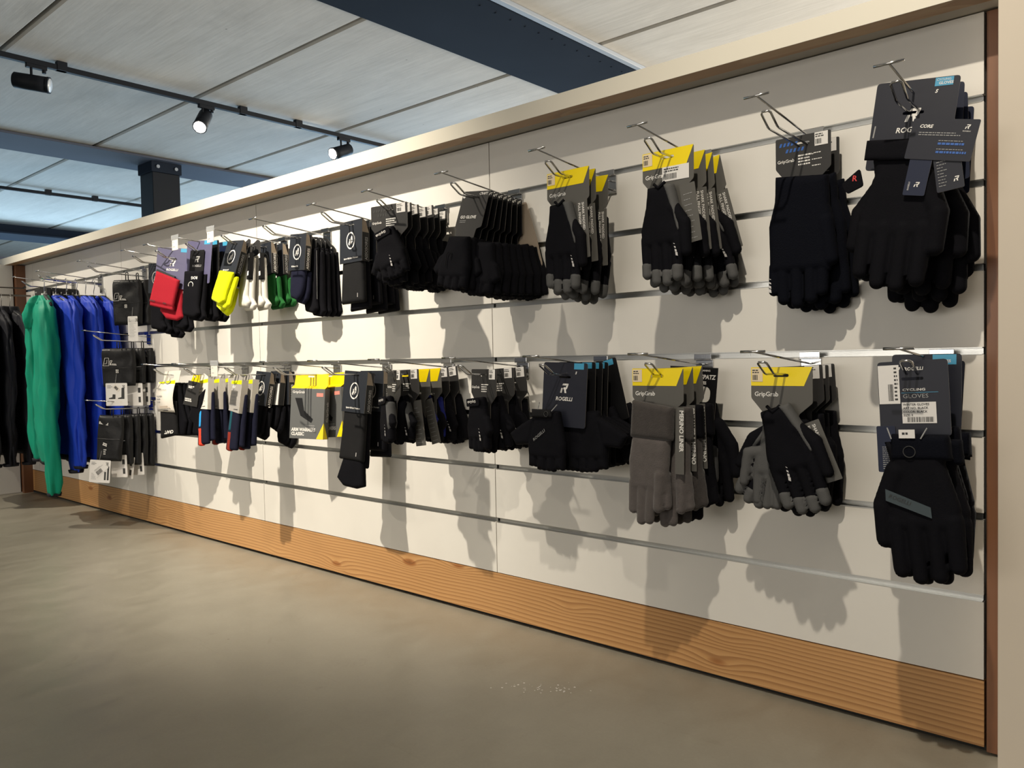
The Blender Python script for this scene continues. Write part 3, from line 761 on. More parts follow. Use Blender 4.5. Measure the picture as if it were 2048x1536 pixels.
def full_glove_item(yellow=True, body=None, tip=None, seed=1, thumb=1, ang=0.0, tongue_spec=None, card_kw=None, stripe=(0.037, -0.185)):
    body = body or BLK; tip = tip or GRYF
    root = empty('cycling_gloves')
    gg_card(root, yellow, **(card_kw or {}))
    pr = glove_prims(w=0.048, cuff_t=-0.062, palm_b=-0.180, tip=-0.268, thumb=thumb, tiptag='fingertips', ftag='glove_shell', fr=0.0118)
    # grey palm panel showing along one side of the cuff
    s = 1
    pr.append(('p', [(s*0.008, -0.060), (s*0.030, -0.062), (s*0.045, -0.12), (s*0.050, -0.160), (s*0.040, -0.162), (s*0.028, -0.12)], 0.010, 0.0145, -0.0008, 'palm_panel'))
    pr = rot_pts(pr, ang, -0.005, -0.06, -0.006, 0)
    mats = {'glove_shell': body, 'fingertips': tip, 'palm_panel': tip}
    glove_pair(root, pr, mats, y=-0.017, seed=seed, bdx=0.016, bdy=0.033)
    a = ang; x, z = stripe
    stripes(root, x*math.cos(a)-0.006, z+x*math.sin(a), 4, 0.2, y=-0.0325)
    MB().tube([(-0.018, -0.024, -0.058), (-0.004, -0.030, -0.068), (0.008, -0.024, -0.056)], 0.0035, 6).build('pull_tab', body, root, True)
    if tongue_spec: tongue(root, *tongue_spec)
    return root
def knit_item():
    root = empty('knit_gloves'); gg_card(root, False, stk='blue', wide=0.0545)
    pr = [('p', [(-.047, -.062), (.056, -.072), (.058, -.128), (.068, -.168), (.060, -.255), (-.060, -.255), (-.061, -.158), (-.049, -.113)], 0.018, 0.015, 0, 'glove_shell')]
    for x0, x1, z1, r in ((-.050, -.0525, -.286, .0115), (-.034, -.032, -.303, .0135), (-.006, -.005, -.3115, .0135), (.022, .022, -.303, .0135), (.045, .042, -.290, .0125)):
        pr.append(('c', x0, -.24, r, x1, z1, r*0.95, -0.001, 0.9, 'glove_shell'))
    pr.append(('c', .050, -.16, .016, .060, -.232, .0145, -0.003, 0.9, 'glove_shell'))
    soft(root, pr, {'glove_shell': KNIT}, step=0.003, wr=0.0007, wf=50, seed=3, y0=-0.017)
    soft(root, rot_pts(pr, 0.05, 0, -0.06, 0.012, -0.004, mir=True), {'glove_shell': KNIT}, step=0.0036, wr=0.0007, wf=50, seed=4, y0=0.014)
    stripes(root, -0.058, -0.262, 4, -0.05, y=-0.0285, gap=0.0068)
    return root
def mitt_item(yellow=False, body=None, seed=1, ang=0.0, thumb=1, w=0.043, tongue_spec=None, cuff='GripGrab', palm_b=-0.17, wide=0.06, side=None, stk='left', stripe=True):
    body = body or BLK
    root = empty('cycling_mitts'); gg_card(root, yellow, wide=wide, stk=stk)
    pr = mitt_prims(w=w, cuff_t=-0.056, palm_b=palm_b, thumb=thumb, ftag='glove_shell')
    if side: pr.append(('p', [(0.012, -0.06), (0.030, -0.075), (0.044, -0.13), (0.030, -0.165), (0.022, -0.12)], 0.01, 0.0145, -0.0008, 'palm_panel'))
    pr = rot_pts(pr, ang, 0, -0.055)
    glove_pair(root, pr, {'glove_shell': body, 'palm_panel': side or BLK2}, y=-0.017, seed=seed, backrot=-0.10, bdx=0.010, bdy=0.036, wr=0.0018, bdz=-0.006)
    ca, sa = math.cos(ang), math.sin(ang)
    cf = card('cuff_tab', rounded([(-0.028, -0.078), (0.028, -0.078), (0.028, -0.058), (-0.028, -0.058)], 0.004, 2), body, root, 0, 0.002)
    cf.matrix_basis = Matrix.Translation((0, -0.0345, -0.055)) @ Matrix.Rotation(-ang, 4, 'Y') @ Matrix.Translation((0, 0, 0.055))
    if cuff: text(cuff, 0.0095, INKW, cf, 0.015, -0.064, y=-0.0006, rot=math.pi, bold=0.01)
    if stripe: stripes(root, 0.028*ca, -0.135+0.028*sa, 4, 0.2, y=-0.0345, gap=0.0075, W=0.006)
    if tongue_spec: tongue(root, *tongue_spec)
    return root
def merino_item(body, cuffm, txt, seed=1):
    root = empty('liner_gloves'); gg_card(root, True)
    pr = [('p', [(-.046, -.048), (.050, -.062), (.046, -.130), (-.052, -.126)], 0.012, 0.014, -0.002, 'cuff'),
          ('p', [(-.048, -.120), (.040, -.126), (.036, -.175), (.030, -.235), (-.056, -.235), (-.058, -.175)], 0.015, 0.0125, 0, 'glove_shell')]
    for x0, x1, z1 in ((-.046, -.050, -.276), (-.026, -.031, -.298), (-.004, -.012, -.295)): pr.append(('c', x0, -.22, .0125, x1, z1, .0105, -0.001, 0.9, 'glove_shell'))
    pr.append(('c', .018, -.20, .0125, .012, -.268, .0105, -0.006, 0.9, 'glove_shell'))
    pr.append(('c', .022, -.20, .012, .026, -.262, .0105, 0.006, 0.9, 'glove_shell'))
    soft(root, pr, {'glove_shell': body, 'cuff': cuffm}, step=0.0028, wr=0.0009, wf=60, seed=seed, y0=-0.017)
    soft(root, rot_pts(pr, 0.06, 0, -0.06, 0.024, -0.004), {'glove_shell': body, 'cuff': cuffm}, step=0.0034, wr=0.0009, wf=60, seed=seed+1, y0=0.012)
    tongue(root, 0.058, -0.062, -0.012, 0.135, 0.020, 1, 0, txt, size=0.0125, bold=0.03)
    return root
def rogelli_card(root, w_=0.132, h_=0.152, m=None, top=0.030, marks=True, size='S', cyc=True, mk=INKW, flash=True):
    c = card('card', rounded([(-w_/2, top-h_), (w_/2, top-h_), (w_/2, top), (-w_/2, top)], 0.006, 3), m or CNAV, root, 0, 0.0009, holes=[slot(0, -0.004, 0.034, 0.005)])
    if flash: MB().quad(w_/2-0.038, top-0.015, w_/2-0.010, top-0.001, -0.0005).build('cyan_flash', CCYN, c)
    if cyc:
        text('CYCLING', 0.0052, INKW, c, w_/2-0.036, top-0.0065, y=-0.0009); text('GLOVES', 0.0062, INKW, c, w_/2-0.032, top-0.0125, y=-0.0009, bold=0.02)
    if marks:
        rogelli_mark(c, 0.0, top-0.060, 0.022, mk); text('ROGELLI', 0.0125, mk, c, 0, top-0.089, align='CENTER', bold=0.02, shear=0.15)
    if size: text(size, 0.008, INKW, c, 0.030 if size == 'S' else -0.055, top-0.026, shear=0.3, bold=0.04)
    return c
def tagcard(root, x, z, y, w_, h_, ang, m, name='hang_tag'):
    c = card(name, rounded([(0, -h_), (w_, -h_), (w_, 0), (0, 0)], 0.0025, 2), m, root, 0, 0.0008)
    c.matrix_basis = Matrix.Translation((x, y, z)) @ Matrix.Rotation(math.radians(ang), 4, 'Y')
    return c
def thermal_item(seed=5, tags=True, marks=True):
    root = empty('winter_gloves'); c = rogelli_card(root, m=CNAV if marks else CNAV2, marks=marks, top=0.052)
    pr = glove_prims(w=0.062, cuff_t=-0.075, palm_b=-0.215, tip=-0.312, thumb=1, ftag='glove_shell', fr=0.0155, thumb_out=0.014, cuffw=0.86)
    soft(root, rot_pts(pr, 0.0, 0, 0, 0.004, 0), {'glove_shell': BLK}, step=0.0034, wr=0.0022, wf=40, seed=seed, y0=-0.022)
    if tags:
        cu = soft(root, [('p', [(-.056, -.058), (.036, -.060), (.044, -.076), (.034, -.096), (-.056, -.092)], 0.008, 0.004, 0, 'wrist_strap')], {'wrist_strap': BLK}, step=0.003, y0=-0.041)
        MB().tube([(-0.046, -0.042, -0.055), (-0.046, -0.038, -0.034)], 0.0012, 6).build('tag_pin', INKG, root)
        c1 = tagcard(root, 0.017, -0.028, -0.046, 0.100, 0.066, 6, CNAV)
        text('CORE', 0.0075, INKW, c1, 0.012, -0.015, shear=0.2, bold=0.03); rogelli_mark(c1, 0.084, -0.012, 0.007); text('ROGELLI', 0.003, INKW, c1, 0.078, -0.020)
        lines(c1, 0.013, -0.022, 0.080, 2, 0.0036, 0.0013, INKG, seed=3)
        lines(c1, 0.046, -0.038, 0.046, 2, 0.0135, 0.0035, INKB, seed=5); lines(c1, 0.046, -0.0345, 0.046, 2, 0.0135, 0.001, INKG, seed=9)
        c2 = tagcard(root, 0.020, -0.086, -0.0445, 0.034, 0.068, 4, CNAV2); rogelli_mark(c2, 0.019, -0.050, 0.008); text('ROGELLI', 0.0036, INKW, c2, 0.008, -0.060, rot=math.pi/2)
        c3 = tagcard(root, 0.052, -0.088, -0.0435, 0.040, 0.066, -14, CNAV); rogelli_mark(c3, 0.030, -0.050, 0.008); lines(c3, 0.004, -0.006, 0.016, 11, 0.005, 0.001, INKG, seed=12)
        t4 = card('strap_end', rounded([(-0.100, -0.125), (-0.088, -0.142), (-0.062, -0.128), (-0.072, -0.098)], 0.004, 2), BLK, root, -0.012, 0.005)
        text('R', 0.014, INKR, t4, -0.082, -0.120, y=-0.013, bold=0.02)
    else:
        pass
    p2 = glove_prims(w=0.058, cuff_t=-0.075, palm_b=-0.205, tip=-0.300, thumb=-1, ftag='glove_shell', fr=0.0145, thumb_out=0.022, cuffw=0.7)
    soft(root, rot_pts(p2, 0.03, 0, -0.06, -0.006, 0.0), {'glove_shell': BLK}, step=0.0038, wr=0.002, wf=40, seed=seed+1, y0=0.018)
    return root
def windproof_item(seed=9, front=True):
    root = empty('winter_gloves'); c = rogelli_card(root, w_=0.108, h_=0.125, m=CNAV, marks=False, size=None, cyc=False, top=0.026, flash=False)
    if front:
        rogelli_mark(c, -0.022, 0.012, 0.008); text('ROGELLI', 0.0075, INKW, c, -0.012, 0.010, bold=0.02, shear=0.15)
        text('CYCLING', 0.0055, INKW, c, -0.016, -0.024, sx=1.5, bold=0.02); text('GLOVES', 0.0095, INKG, c, -0.016, -0.036, sx=1.15)
        MB().quad(-0.018, -0.0275, 0.038, -0.0268, -0.0006).build('cyan_rule', CCYN, c)
        s1 = sticker(c, -0.053, -0.045, -0.020, 0.020, y=-0.0008, code=False); barcode(s1, -0.038, -0.040, -0.030, -0.012, -0.0014); lines(s1, -0.028, 0.016, 0.006, 9, 0.0065, 0.003, INKD, -0.0014, 3)
        s2 = MB().box(-0.018, 0.034, -0.0013, -0.001, -0.078, -0.043).build('size_label', CWHT, c)
        for q, (tx, zz) in enumerate((('WINTER GLOVES', -0.0485), ('ART NO. BLACK', -0.0545), ('COLOR: BLACK', -0.0605), ('SIZE: S', -0.066))): text(tx, 0.0052, INKD, s2, -0.016, zz, y=-0.0016, bold=0.02)
        barcode(s2, -0.010, -0.076, 0.030, -0.0675, -0.0016, 6)
        t = tagcard(root, -0.060, -0.082, -0.002, 0.030, 0.078, 0, CNAV2, 'size_chart_card'); lines(t, 0.008, -0.035, 0.018, 12, 0.0033, 0.0011, INKG, seed=4)
    pr = glove_prims(w=0.057, cuff_t=-0.105, palm_b=-0.245, tip=-0.338, thumb=-1, ftag='glove_shell', fr=0.0148, thumb_out=0.014, cuffw=0.85)
    pr.append(('p', [(-.036, -.092), (.050, -.098), (.052, -.140), (-.040, -.136)], 0.008, 0.0155, -0.001, 'cuff'))
    pr = rot_pts(pr, 0.05, 0, -0.1, 0.006, 0)
    soft(root, pr, {'glove_shell': BLK, 'cuff': KNIT}, step=0.0034, wr=0.0016, wf=40, seed=seed, y0=-0.022)
    soft(root, rot_pts(pr, -0.05, 0, -0.1, 0.010, -0.008, mir=False), {'glove_shell': BLK, 'cuff': KNIT}, step=0.004, wr=0.0016, wf=40, seed=seed+1, y0=0.016)
    if front:
        st = card('chest_stripe', [(-.040, -.203), (.028, -.228), (.027, -.211), (-.040, -.184)][::1], TEALS, root, -0.0395, 0.002)
        text('ROGELLI', 0.009, INKD, st, -0.036, -0.197, y=-0.0402, rot=-0.35, shear=0.15)
        lp = MB().box(-0.014, 0.010, -0.042, -0.040, -0.100, -0.086).build('loop_label', CWHT, root); lines(lp, -0.009, -0.0905, 0.014, 1, 0.004, 0.0035, INKD, -0.0425, 3)
        MB().tube([(-0.026, -0.041, -0.101), (-0.033, -0.036, -0.083)], 0.0011, 6).tube([(0.018, -0.041, -0.101), (0.027, -0.036, -0.084)], 0.0011, 6).build('tag_pin', INKG, root)
        r_ = MB().tube(arc_pts((0.0, -0.0405, -0.122), 0.009, 0, 2*math.pi, 20)[:-1], 0.0008, 6, close=True).build('snap_ring', INKD, root)
    return root
def rog_mitt_item(front=True, seed=11, pads=False):
    root = empty('cycling_mitts'); c = rogelli_card(root, w_=0.128, h_=0.150, m=CNAV if front else CBLK, marks=front, size='S' if front else None, cyc=False)
    pr = mitt_prims(w=0.052, cuff_t=-0.084, palm_b=-0.198, stub=0.026, thumb=-1, ftag='glove_shell')
    pr = [p if p[0] != 'p' or len(p[1]) != 5 else ('p', [(-.03, -.095), (-.075, -.118), (-.112, -.142), (-.092, -.170), (-.045, -.165)], .01, .011, -.003, 'glove_shell') for p in pr]
    pr = rot_pts(pr, 0.03, 0, -0.08, -0.030 if front else 0, 0)
    glove_pair(root, pr, {'glove_shell': BLK}, y=-0.019 if front else -0.009, seed=seed, backrot=0.12, bdx=0.02, bdy=0.041, wr=0.0022, bdz=0.0)
    if front: soft(root, [('p', [(-.066, -.082), (-.008, -.080), (-.004, -.098), (-.064, -.102)], 0.006, 0.004, 0, 'wrist_strap')], {'wrist_strap': BLK2}, step=0.003, y0=-0.037)
    if front:
        text('ROGELLI', 0.0095, INKG, root, -0.056, -0.158, y=-0.0368, rot=0.68, shear=0.2, sx=1.15)
        MB().tube([(-0.046, -0.038, -0.082), (-0.049, -0.030, -0.066)], 0.0011, 6).tube([(-0.006, -0.038, -0.084), (0.004, -0.030, -0.068)], 0.0011, 6).build('tag_pin', INKG, root)
        MB().tube(arc_pts((-0.018, -0.0425, -0.091), 0.006, 0, 2*math.pi, 16)[:-1], 0.0008, 6, close=True).build('snap_ring', INKD, root)
    if pads:
        for (px_, pz_, rx) in ((0.030, -0.135, .006), (0.012, -0.160, .0065), (0.036, -0.163, .007), (0.058, -0.160, .006), (0.026, -0.185, .006)):
            b = MB(); b.poly([(px_+rx*0.7*math.cos(k*0.52), pz_+rx*math.sin(k*0.52)) for k in range(12)], -0.037); b.build('palm_pad', GRYF, root)
    return root
def craft_item(front=True, seed=21):
    root = empty('cycling_mitts')
    out = rounded([(-.044, .016), (-.058, -.076), (-.054, -.080), (-.050, -.110), (.008, -.110), (.014, -.080), (.030, -.076), (.042, .016)], 0.004, 2)
    c = card('card', out, CGRY if front else CBLK, root, 0, 0.0009, holes=[slot(0, 0.0, 0.022, 0.005)])
    text('CRAFT', 0.009, INKW, c, 0.010, 0.006, bold=0.03, shear=0.3)
    if front:
        text('GO GLOVE', 0.0105, INKW, c, -0.044, -0.054, bold=0.03, shear=0.15); lines(c, -0.044, -0.059, 0.03, 2, 0.004, 0.0014, INKG, seed=3)
        b = MB(); b.poly([(-0.040+0.005*math.cos(k*0.45), 0.004+0.006*math.sin(k*0.45)) for k in range(14)], -0.0005); b.build('size_dot', CWHT, c)
    pr = mitt_prims(w=0.050, cuff_t=-0.104, palm_b=-0.215, stub=0.026, thumb=1 if not front else -1, ftag='glove_shell')
    pr = rot_pts(pr, -0.02, 0, -0.1, -0.020, 0)
    glove_pair(root, pr, {'glove_shell': BLK}, y=-0.017, seed=seed, back=True, backrot=-0.06, bdx=0.018, bdy=0.034, wr=0.0022, bdz=-0.006)
    if front:
        b = MB().tube([(-0.040, -0.036, -0.185), (-0.040, -0.037, -0.155), (-0.032, -0.037, -0.146), (-0.024, -0.036, -0.152), (-0.026, -0.036, -0.165)], 0.0010, 6)
        b.build('piping', BLK2, root)
    return root
def assos_sleeve(root, w_=0.100, h_=0.126, d=0.024, txt='Spring Fall Arm Warmers', m=None, side='white', kraft=True, ring=INKW):
    """folded card sleeve: header with hanging slot, printed front, side flap with vertical wordmark"""
    m = m or mat('dark_slate_card', (0.018, 0.021, 0.028), 0.45, spec=0.3)
    top = 0.012
    c = card('sleeve_card', [(-w_/2, top-h_), (w_/2, top-h_), (w_/2, top), (-w_/2, top)], m, root, 0, 0.0012, holes=[slot(0.004, -0.001, 0.024, 0.005)])
    MB().box(w_/2-0.001, w_/2, 0.0012, d, top-h_, top-0.040).build('side_flap', CBLK, root)
    card('back_flap', [(-w_/2, top-h_), (w_/2, top-h_), (w_/2, top-0.002), (-w_/2, top-0.002)], CBLK, root, d, 0.0012)
    if kraft:
        n = mesh_obj('kraft_gusset', [(w_/2-0.0008, 0.0012, top), (w_/2-0.0008, 0.0012, top-0.040), (w_/2-0.0008, d, top-0.040), (w_/2-0.0008, d*0.55, top-0.006),
                                      (w_/2-0.0002, 0.0012, top), (w_/2-0.0002, 0.0012, top-0.040), (w_/2-0.0002, d, top-0.040), (w_/2-0.0002, d*0.55, top-0.006)], [(0, 1, 2, 3), (7, 6, 5, 4)], CKRF, root)
    emblem_ring(c, 0.0, top-0.060, 0.026, m=ring)
    if txt: text(txt, 0.0066, INKW, c, -w_*0.30, top-h_+0.011, bold=0.04)
    if side:
        t = text('ASSOSOIRES', 0.0135, {'white': INKW, 'grey': INKG}[side], root, 0, 0, bold=0.02, sx=0.92)
        t.matrix_basis = Matrix(((0, 0, 1, w_/2+0.0006), (0, -1, 0, d*0.78), (1, 0, 0, top-h_+0.004), (0, 0, 0, 1)))
    return c
def armwarm_item(front=True, seed=31, long=False):
    root = empty('arm_warmers'); assos_sleeve(root, 0.108, 0.126, 0.026, 'Spring Fall Arm Warmers' if not long else 'Spring Fall Leg Warmers', side='grey')
    z1 = -0.236 if not long else -0.262
    pr = [('p', [(-.050, -.100), (.048, -.100), (.052, -.17), (.056, z1), (-.056, z1), (-.052, -.17)], 0.012, 0.011, 0, 'folded_sleeve')]
    soft(root, pr, {'folded_sleeve': BLK2 if front else BLK}, step=0.004, wr=0.0016, wf=45, seed=seed, y0=0.0142)
    z2 = z1-0.018
    pr = [('p', [(-.020, -.110), (.050, -.110), (.060, z2), (-.034, z2-0.004)], 0.012, 0.010, 0, 'folded_sleeve')]
    soft(root, pr, {'folded_sleeve': BLK}, step=0.004, wr=0.0016, wf=45, seed=seed+1, y0=0.030)
    MB().quad(0.030, z1+0.016, 0.033, z1+0.028, 0.0018).build('reflective_print', REFL, root)
    if long and front:
        pr = [('p', [(-.040, -.25), (.050, -.25), (.066, -.334), (.030, -.345), (-.030, -.344), (-.064, -.322)], 0.012, 0.011, 0, 'folded_sleeve')]
        soft(root, pr, {'folded_sleeve': BLK}, step=0.004, wr=0.002, wf=45, seed=seed+3, y0=0.020)
    return root
def sock_pair(root, m, leg=-0.21, foot=True, w_=0.036, top=-0.10, dx=0.0, seed=41, lean=0.0, y=-0.008, cuff=None, heelm=None, gap=0.02, out=0.028):
    for k in range(2):
        pr = [('p', [(-w_, top), (w_, top), (w_*0.92, leg+0.03), (w_*0.70+(out if foot else 0), leg+0.004), (w_*0.2+(out if foot else 0), leg-0.012), (-w_*0.8, leg-0.002), (-w_*0.95, leg+0.02)], 0.012, 0.010, 0, 'sock')]
        if cuff and k == 0: pr.append(('p', [(-w_-0.001, leg+0.0), (w_, leg+0.006), (w_, leg+0.018), (-w_-0.001, leg+0.014)], 0.006, 0.0108, -0.0006, 'cuff_band'))
        pr = rot_pts(pr, lean+0.05*k, 0, top, dx+0.006*k, -0.012*k)
        soft(root, pr, {'sock': m, 'cuff_band': cuff or m}, step=0.0036, wr=0.0014, wf=55, seed=seed+k, y0=y+gap*k)
def clip_sock_item(seed=51):
    """socks on a slim black plastic clip hanger"""
    root = empty('sock_pair')
    card('clip', rounded([(-.030, -.035), (.030, -.035), (.034, -.012), (.014, .008), (-.012, .012), (-.032, -.006)], 0.006, 3), BPLS, root, 0, 0.002, holes=[slot(0, 0, 0.016, 0.005)])
    sock_pair(root, BLK, leg=-0.235, foot=True, w_=0.037, top=-0.03, seed=seed, y=0.004, gap=0.017, out=0.012)
    MB().box(0.0375, 0.0383, -0.002, -0.0012, -0.20, -0.04).build('card_edge', INKG, root)
    return root
def assos_sock_item(m, txt, front=True, seed=61, leg=-0.20, ring=INKW, w_=0.088, side='white', tilt=0.0, out=0.028, cuff=None, h_=0.120):
    root = empty('sock_pair'); assos_sleeve(root, w_, h_, 0.022, txt, ring=ring, side=side)
    sock_pair(root, m, leg=leg, w_=w_*0.44, top=-0.10, seed=seed, y=(0.0 if m.name.startswith('neon') else 0.0125), lean=tilt, gap=0.016, out=out, cuff=cuff)
    return root
def wrap_sock_item(m, wh=INKW, seed=71):
    root = empty('sock_pair')
    card('header_card', rounded([(-.034, -.05), (.034, -.05), (.034, .010), (.020, .018), (-.034, .004)], 0.003, 2), CGRY, root, 0, 0.001, holes=[slot(0, 0, 0.018, 0.005)])
    for s in (-1, 1): MB().box(s*0.030-0.0085, s*0.030+0.0085, -0.002, 0.012, -0.128, -0.034).build('band', CBLK, root)
    MB().box(-0.0385, 0.0385, -0.0022, 0.0125, -0.128, -0.123).build('band', CBLK, root)
    for z in (-0.045, -0.108): sticker(root, 0.024, z-0.008, 0.037, z+0.008, y=-0.0026, code=False)
    text('ASSOS', 0.008, INKG, root, 0.027, -0.058, y=-0.003, rot=-math.pi/2)
    sock_pair(root, m, leg=-0.215, w_=0.030, top=-0.036, seed=seed, y=0.004, gap=0.014, out=0.030)
    return root
def rog_sock_item(m, seed=81, cardm=None, front=True, purple=True):
    root = empty('sock_pair'); c = rogelli_card(root, w_=0.135 if front else 0.12, h_=0.158, m=cardm or CPUR, marks=purple, size=None, cyc=False, top=0.040, mk=INKW)
    if front:
        pr = [('p', [(-.052, -.055), (.046, -.086), (.030, -.190), (-.070, -.176)], 0.010, 0.010, -0.003, 'sock')]
        pr.append(('p', [(-.0705, -.170), (.0305, -.184), (.029, -.205), (-.069, -.190)], 0.006, 0.009, 0.002, 'sock'))
        soft(root, pr, {'sock': m}, step=0.0032, wr=0.0008, wf=60, seed=seed, y0=-0.014)
        pr = [('p', [(-.020, -.10), (.048, -.11), (.052, -.19), (.060, -.225), (.035, -.240), (-.010, -.235), (-.040, -.205)], 0.012, 0.011, 0, 'sock')]
        soft(root, pr, {'sock': m}, step=0.0036, wr=0.001, wf=60, seed=seed+1, y0=0.010)
        MB().box(-.040, .040, -0.016, -0.006, -.062, -.050).build('sock_clip', BPLS, root).matrix_basis = Matrix.Translation((0, 0, -0.012)) @ Matrix.Rotation(0.31, 4, 'Y')
        text('moov', 0.010, INKD, root, -0.066, -0.172, y=-0.0272, rot=-0.14, bold=0.02); text('mo', 0.010, INKD, root, -0.010, -0.180, y=-0.0272, rot=-0.14, bold=0.02)
    else:
        h = card('header_card', [(-.036, -.085), (.030, -.085), (.030, .004), (-.036, .004)], CBLK, root, -0.006, 0.001); rogelli_mark(h, 0.0, -0.030, 0.022, INKG, y=-0.0066); text('ROGELLI', 0.011, INKG, h, 0, -0.058, y=-0.0066, align='CENTER', bold=0.02)
        sock_pair(root, m, leg=-0.235, w_=0.042, top=-0.075, seed=seed, y=-0.017, gap=0.016, out=0.016)
        text('ROG', 0.014, INKW, root, 0.030, -0.098, y=-0.0285, rot=math.pi, bold=0.03)
        MB().tube(arc_pts((0.0, -0.028, -0.128), 0.011, -0.5, 3.6, 14), 0.0012, 6).build('emblem', INKW, root)
    return root
def box_item(seed=91):
    root = empty('boxed_arm_warmers'); W = 0.062; D = 0.034; m = CMID
    cm = mat('box_front_grey', (0.105, 0.108, 0.106), 0.4)
    MB().box(-W, W, 0, D, -0.205, -0.040).build('box_body', cm, root, bevel=0.0008)
    hd = card('yellow_header', [(-W, -0.040), (W, -0.040), (W*1.02, 0.008), (-W*0.90, 0.008)], CYEL, root, D*0.5, 0.0012, holes=[slot(0, 0, 0.024, 0.006)])
    mesh_obj('top_flap', [(-W, 0.0, -0.040), (W, 0.0, -0.040), (W, D*0.5, -0.030), (-W, D*0.5, -0.030)], [(0, 1, 2, 3)], CYEL, root)
    text('GripGrab', 0.0115, INKW, root, -W+0.006, -0.056, y=-0.0006, bold=0.02)
    MB().quad(W-0.030, -0.066, W-0.006, -0.054, -0.0006).build('red_flash', mat('pale_red_print', (0.70, 0.25, 0.20), 0.5), root)
    pr = [('c', -W+0.028, -0.078, .013, -W+0.042, -0.120, .0125, 0, 0.25, 'arm_print'), ('c', -W+0.042, -0.120, .0125, -W+0.078, -0.150, .0085, 0, 0.25, 'arm_print')]
    b = MB(); b.poly([(-.046, -.072), (-.020, -.072), (-.012, -.112), (.022, -.140), (.016, -.152), (-.024, -.130)][::-1], -0.0006); b.build('sleeve_print', CBLK, root)
    lines(root, -0.006, -0.160, 0.05, 2, 0.006, 0.003, INKG, seed=4)
    text('ARM WARMERS', 0.0145, INKW, root, -W+0.007, -0.180, y=-0.0006, bold=0.05, sx=0.86); text('CLASSIC', 0.0145, INKW, root, -W+0.007, -0.194, y=-0.0006, bold=0.05, sx=0.86)
    b = MB(); b.poly([(W-0.026, -0.2045), (W-0.0005, -0.2045), (W-0.0005, -0.152)], -0.0007); b.build('yellow_corner', CYEL, root)
    mesh_obj('yellow_side', [(W+0.0006, 0, -0.2045), (W+0.0006, D*0.8, -0.2045), (W+0.0006, 0, -0.152)], [(0, 1, 2)], CYEL, root)
    t = text('GripGrab', 0.017, INKW, root, 0, 0, bold=0.01)
    t.matrix_basis = Matrix(((0, 0, 1, W+0.0006), (0, -1, 0, D*0.72), (1, 0, 0, -0.150), (0, 0, 0, 1)))
    return root
def band_sock_item(stripe=True, seed=101, cols=(None, None), front=True, labm=None):
    root = empty('sock_pair'); w_ = 0.030
    lab = labm or CCRM
    c = card('label_band', [(-w_, -.118), (w_, -.126), (w_, -.004), (w_*0.2, .010), (-w_*0.8, -.004)], lab, root, -0.010, 0.0008)
    MB().box(w_, w_+0.0008, -0.0098, 0.016, -0.165 if not front else -0.126, -0.010).build('label_edge', CCRM, root)
    card('yellow_band', [(-w_, -.026), (w_, -.026), (w_, -.012), (-w_, -.016)], CNEO, root, -0.0106, 0.0004)
    MB().tube(arc_pts((0, -0.004, -0.004), 0.007, 0.2, 3.0, 8), 0.0016, 6).build('clip', CLRP, root)
    lines(c, -0.020, -0.045, 0.026, 4, 0.012, 0.0035, INKG, y=-0.0105, seed=seed); lines(c, -0.020, -0.092, 0.040, 2, 0.006, 0.003, INKG, y=-0.0105, seed=seed+1); lines(c, 0, -0.112, 0.024, 1, 0.006, 0.003, INKD, y=-0.0105, seed=seed+2)
    b = MB(); b.poly([(-0.012+0.008*math.cos(k*0.7), -0.036+0.006*math.sin(k*0.7)) for k in range(9)], -0.0107); b.build('leaf_mark', CWHT, root)
    base = NAVYF
    c1, c2 = cols
    pr = [('p', [(-.028, -.10), (.028, -.10), (.030, -.19), (.034, -.252), (-.028, -.256), (-.030, -.18)], 0.008, 0.008, 0, 'sock')]
    if c1: pr.append(('p', [(-.022, -.10), (-.004, -.10), (-.006, -.19), (-.022, -.19)], 0.005, 0.0088, -0.0004, 'color_panel'))
    if c2: pr.append(('p', [(-.024, -.19), (-.002, -.19), (.002, -.258), (-.020, -.258)], 0.005, 0.0088, -0.0004, 'heel_panel'))
    soft(root, pr, {'sock': base, 'color_panel': c1 or base, 'heel_panel': c2 or base}, step=0.0034, wr=0.0012, wf=50, seed=seed, y0=0.0)
    soft(root, rot_pts([('p', [(-.026, -.06), (.026, -.06), (.030, -.24), (-.026, -.244)], 0.008, 0.008, 0, 'sock')], 0.05, 0, -0.05, 0.008, 0), {'sock': base}, step=0.004, wr=0.0012, wf=50, seed=seed+1, y0=0.013)
    return root
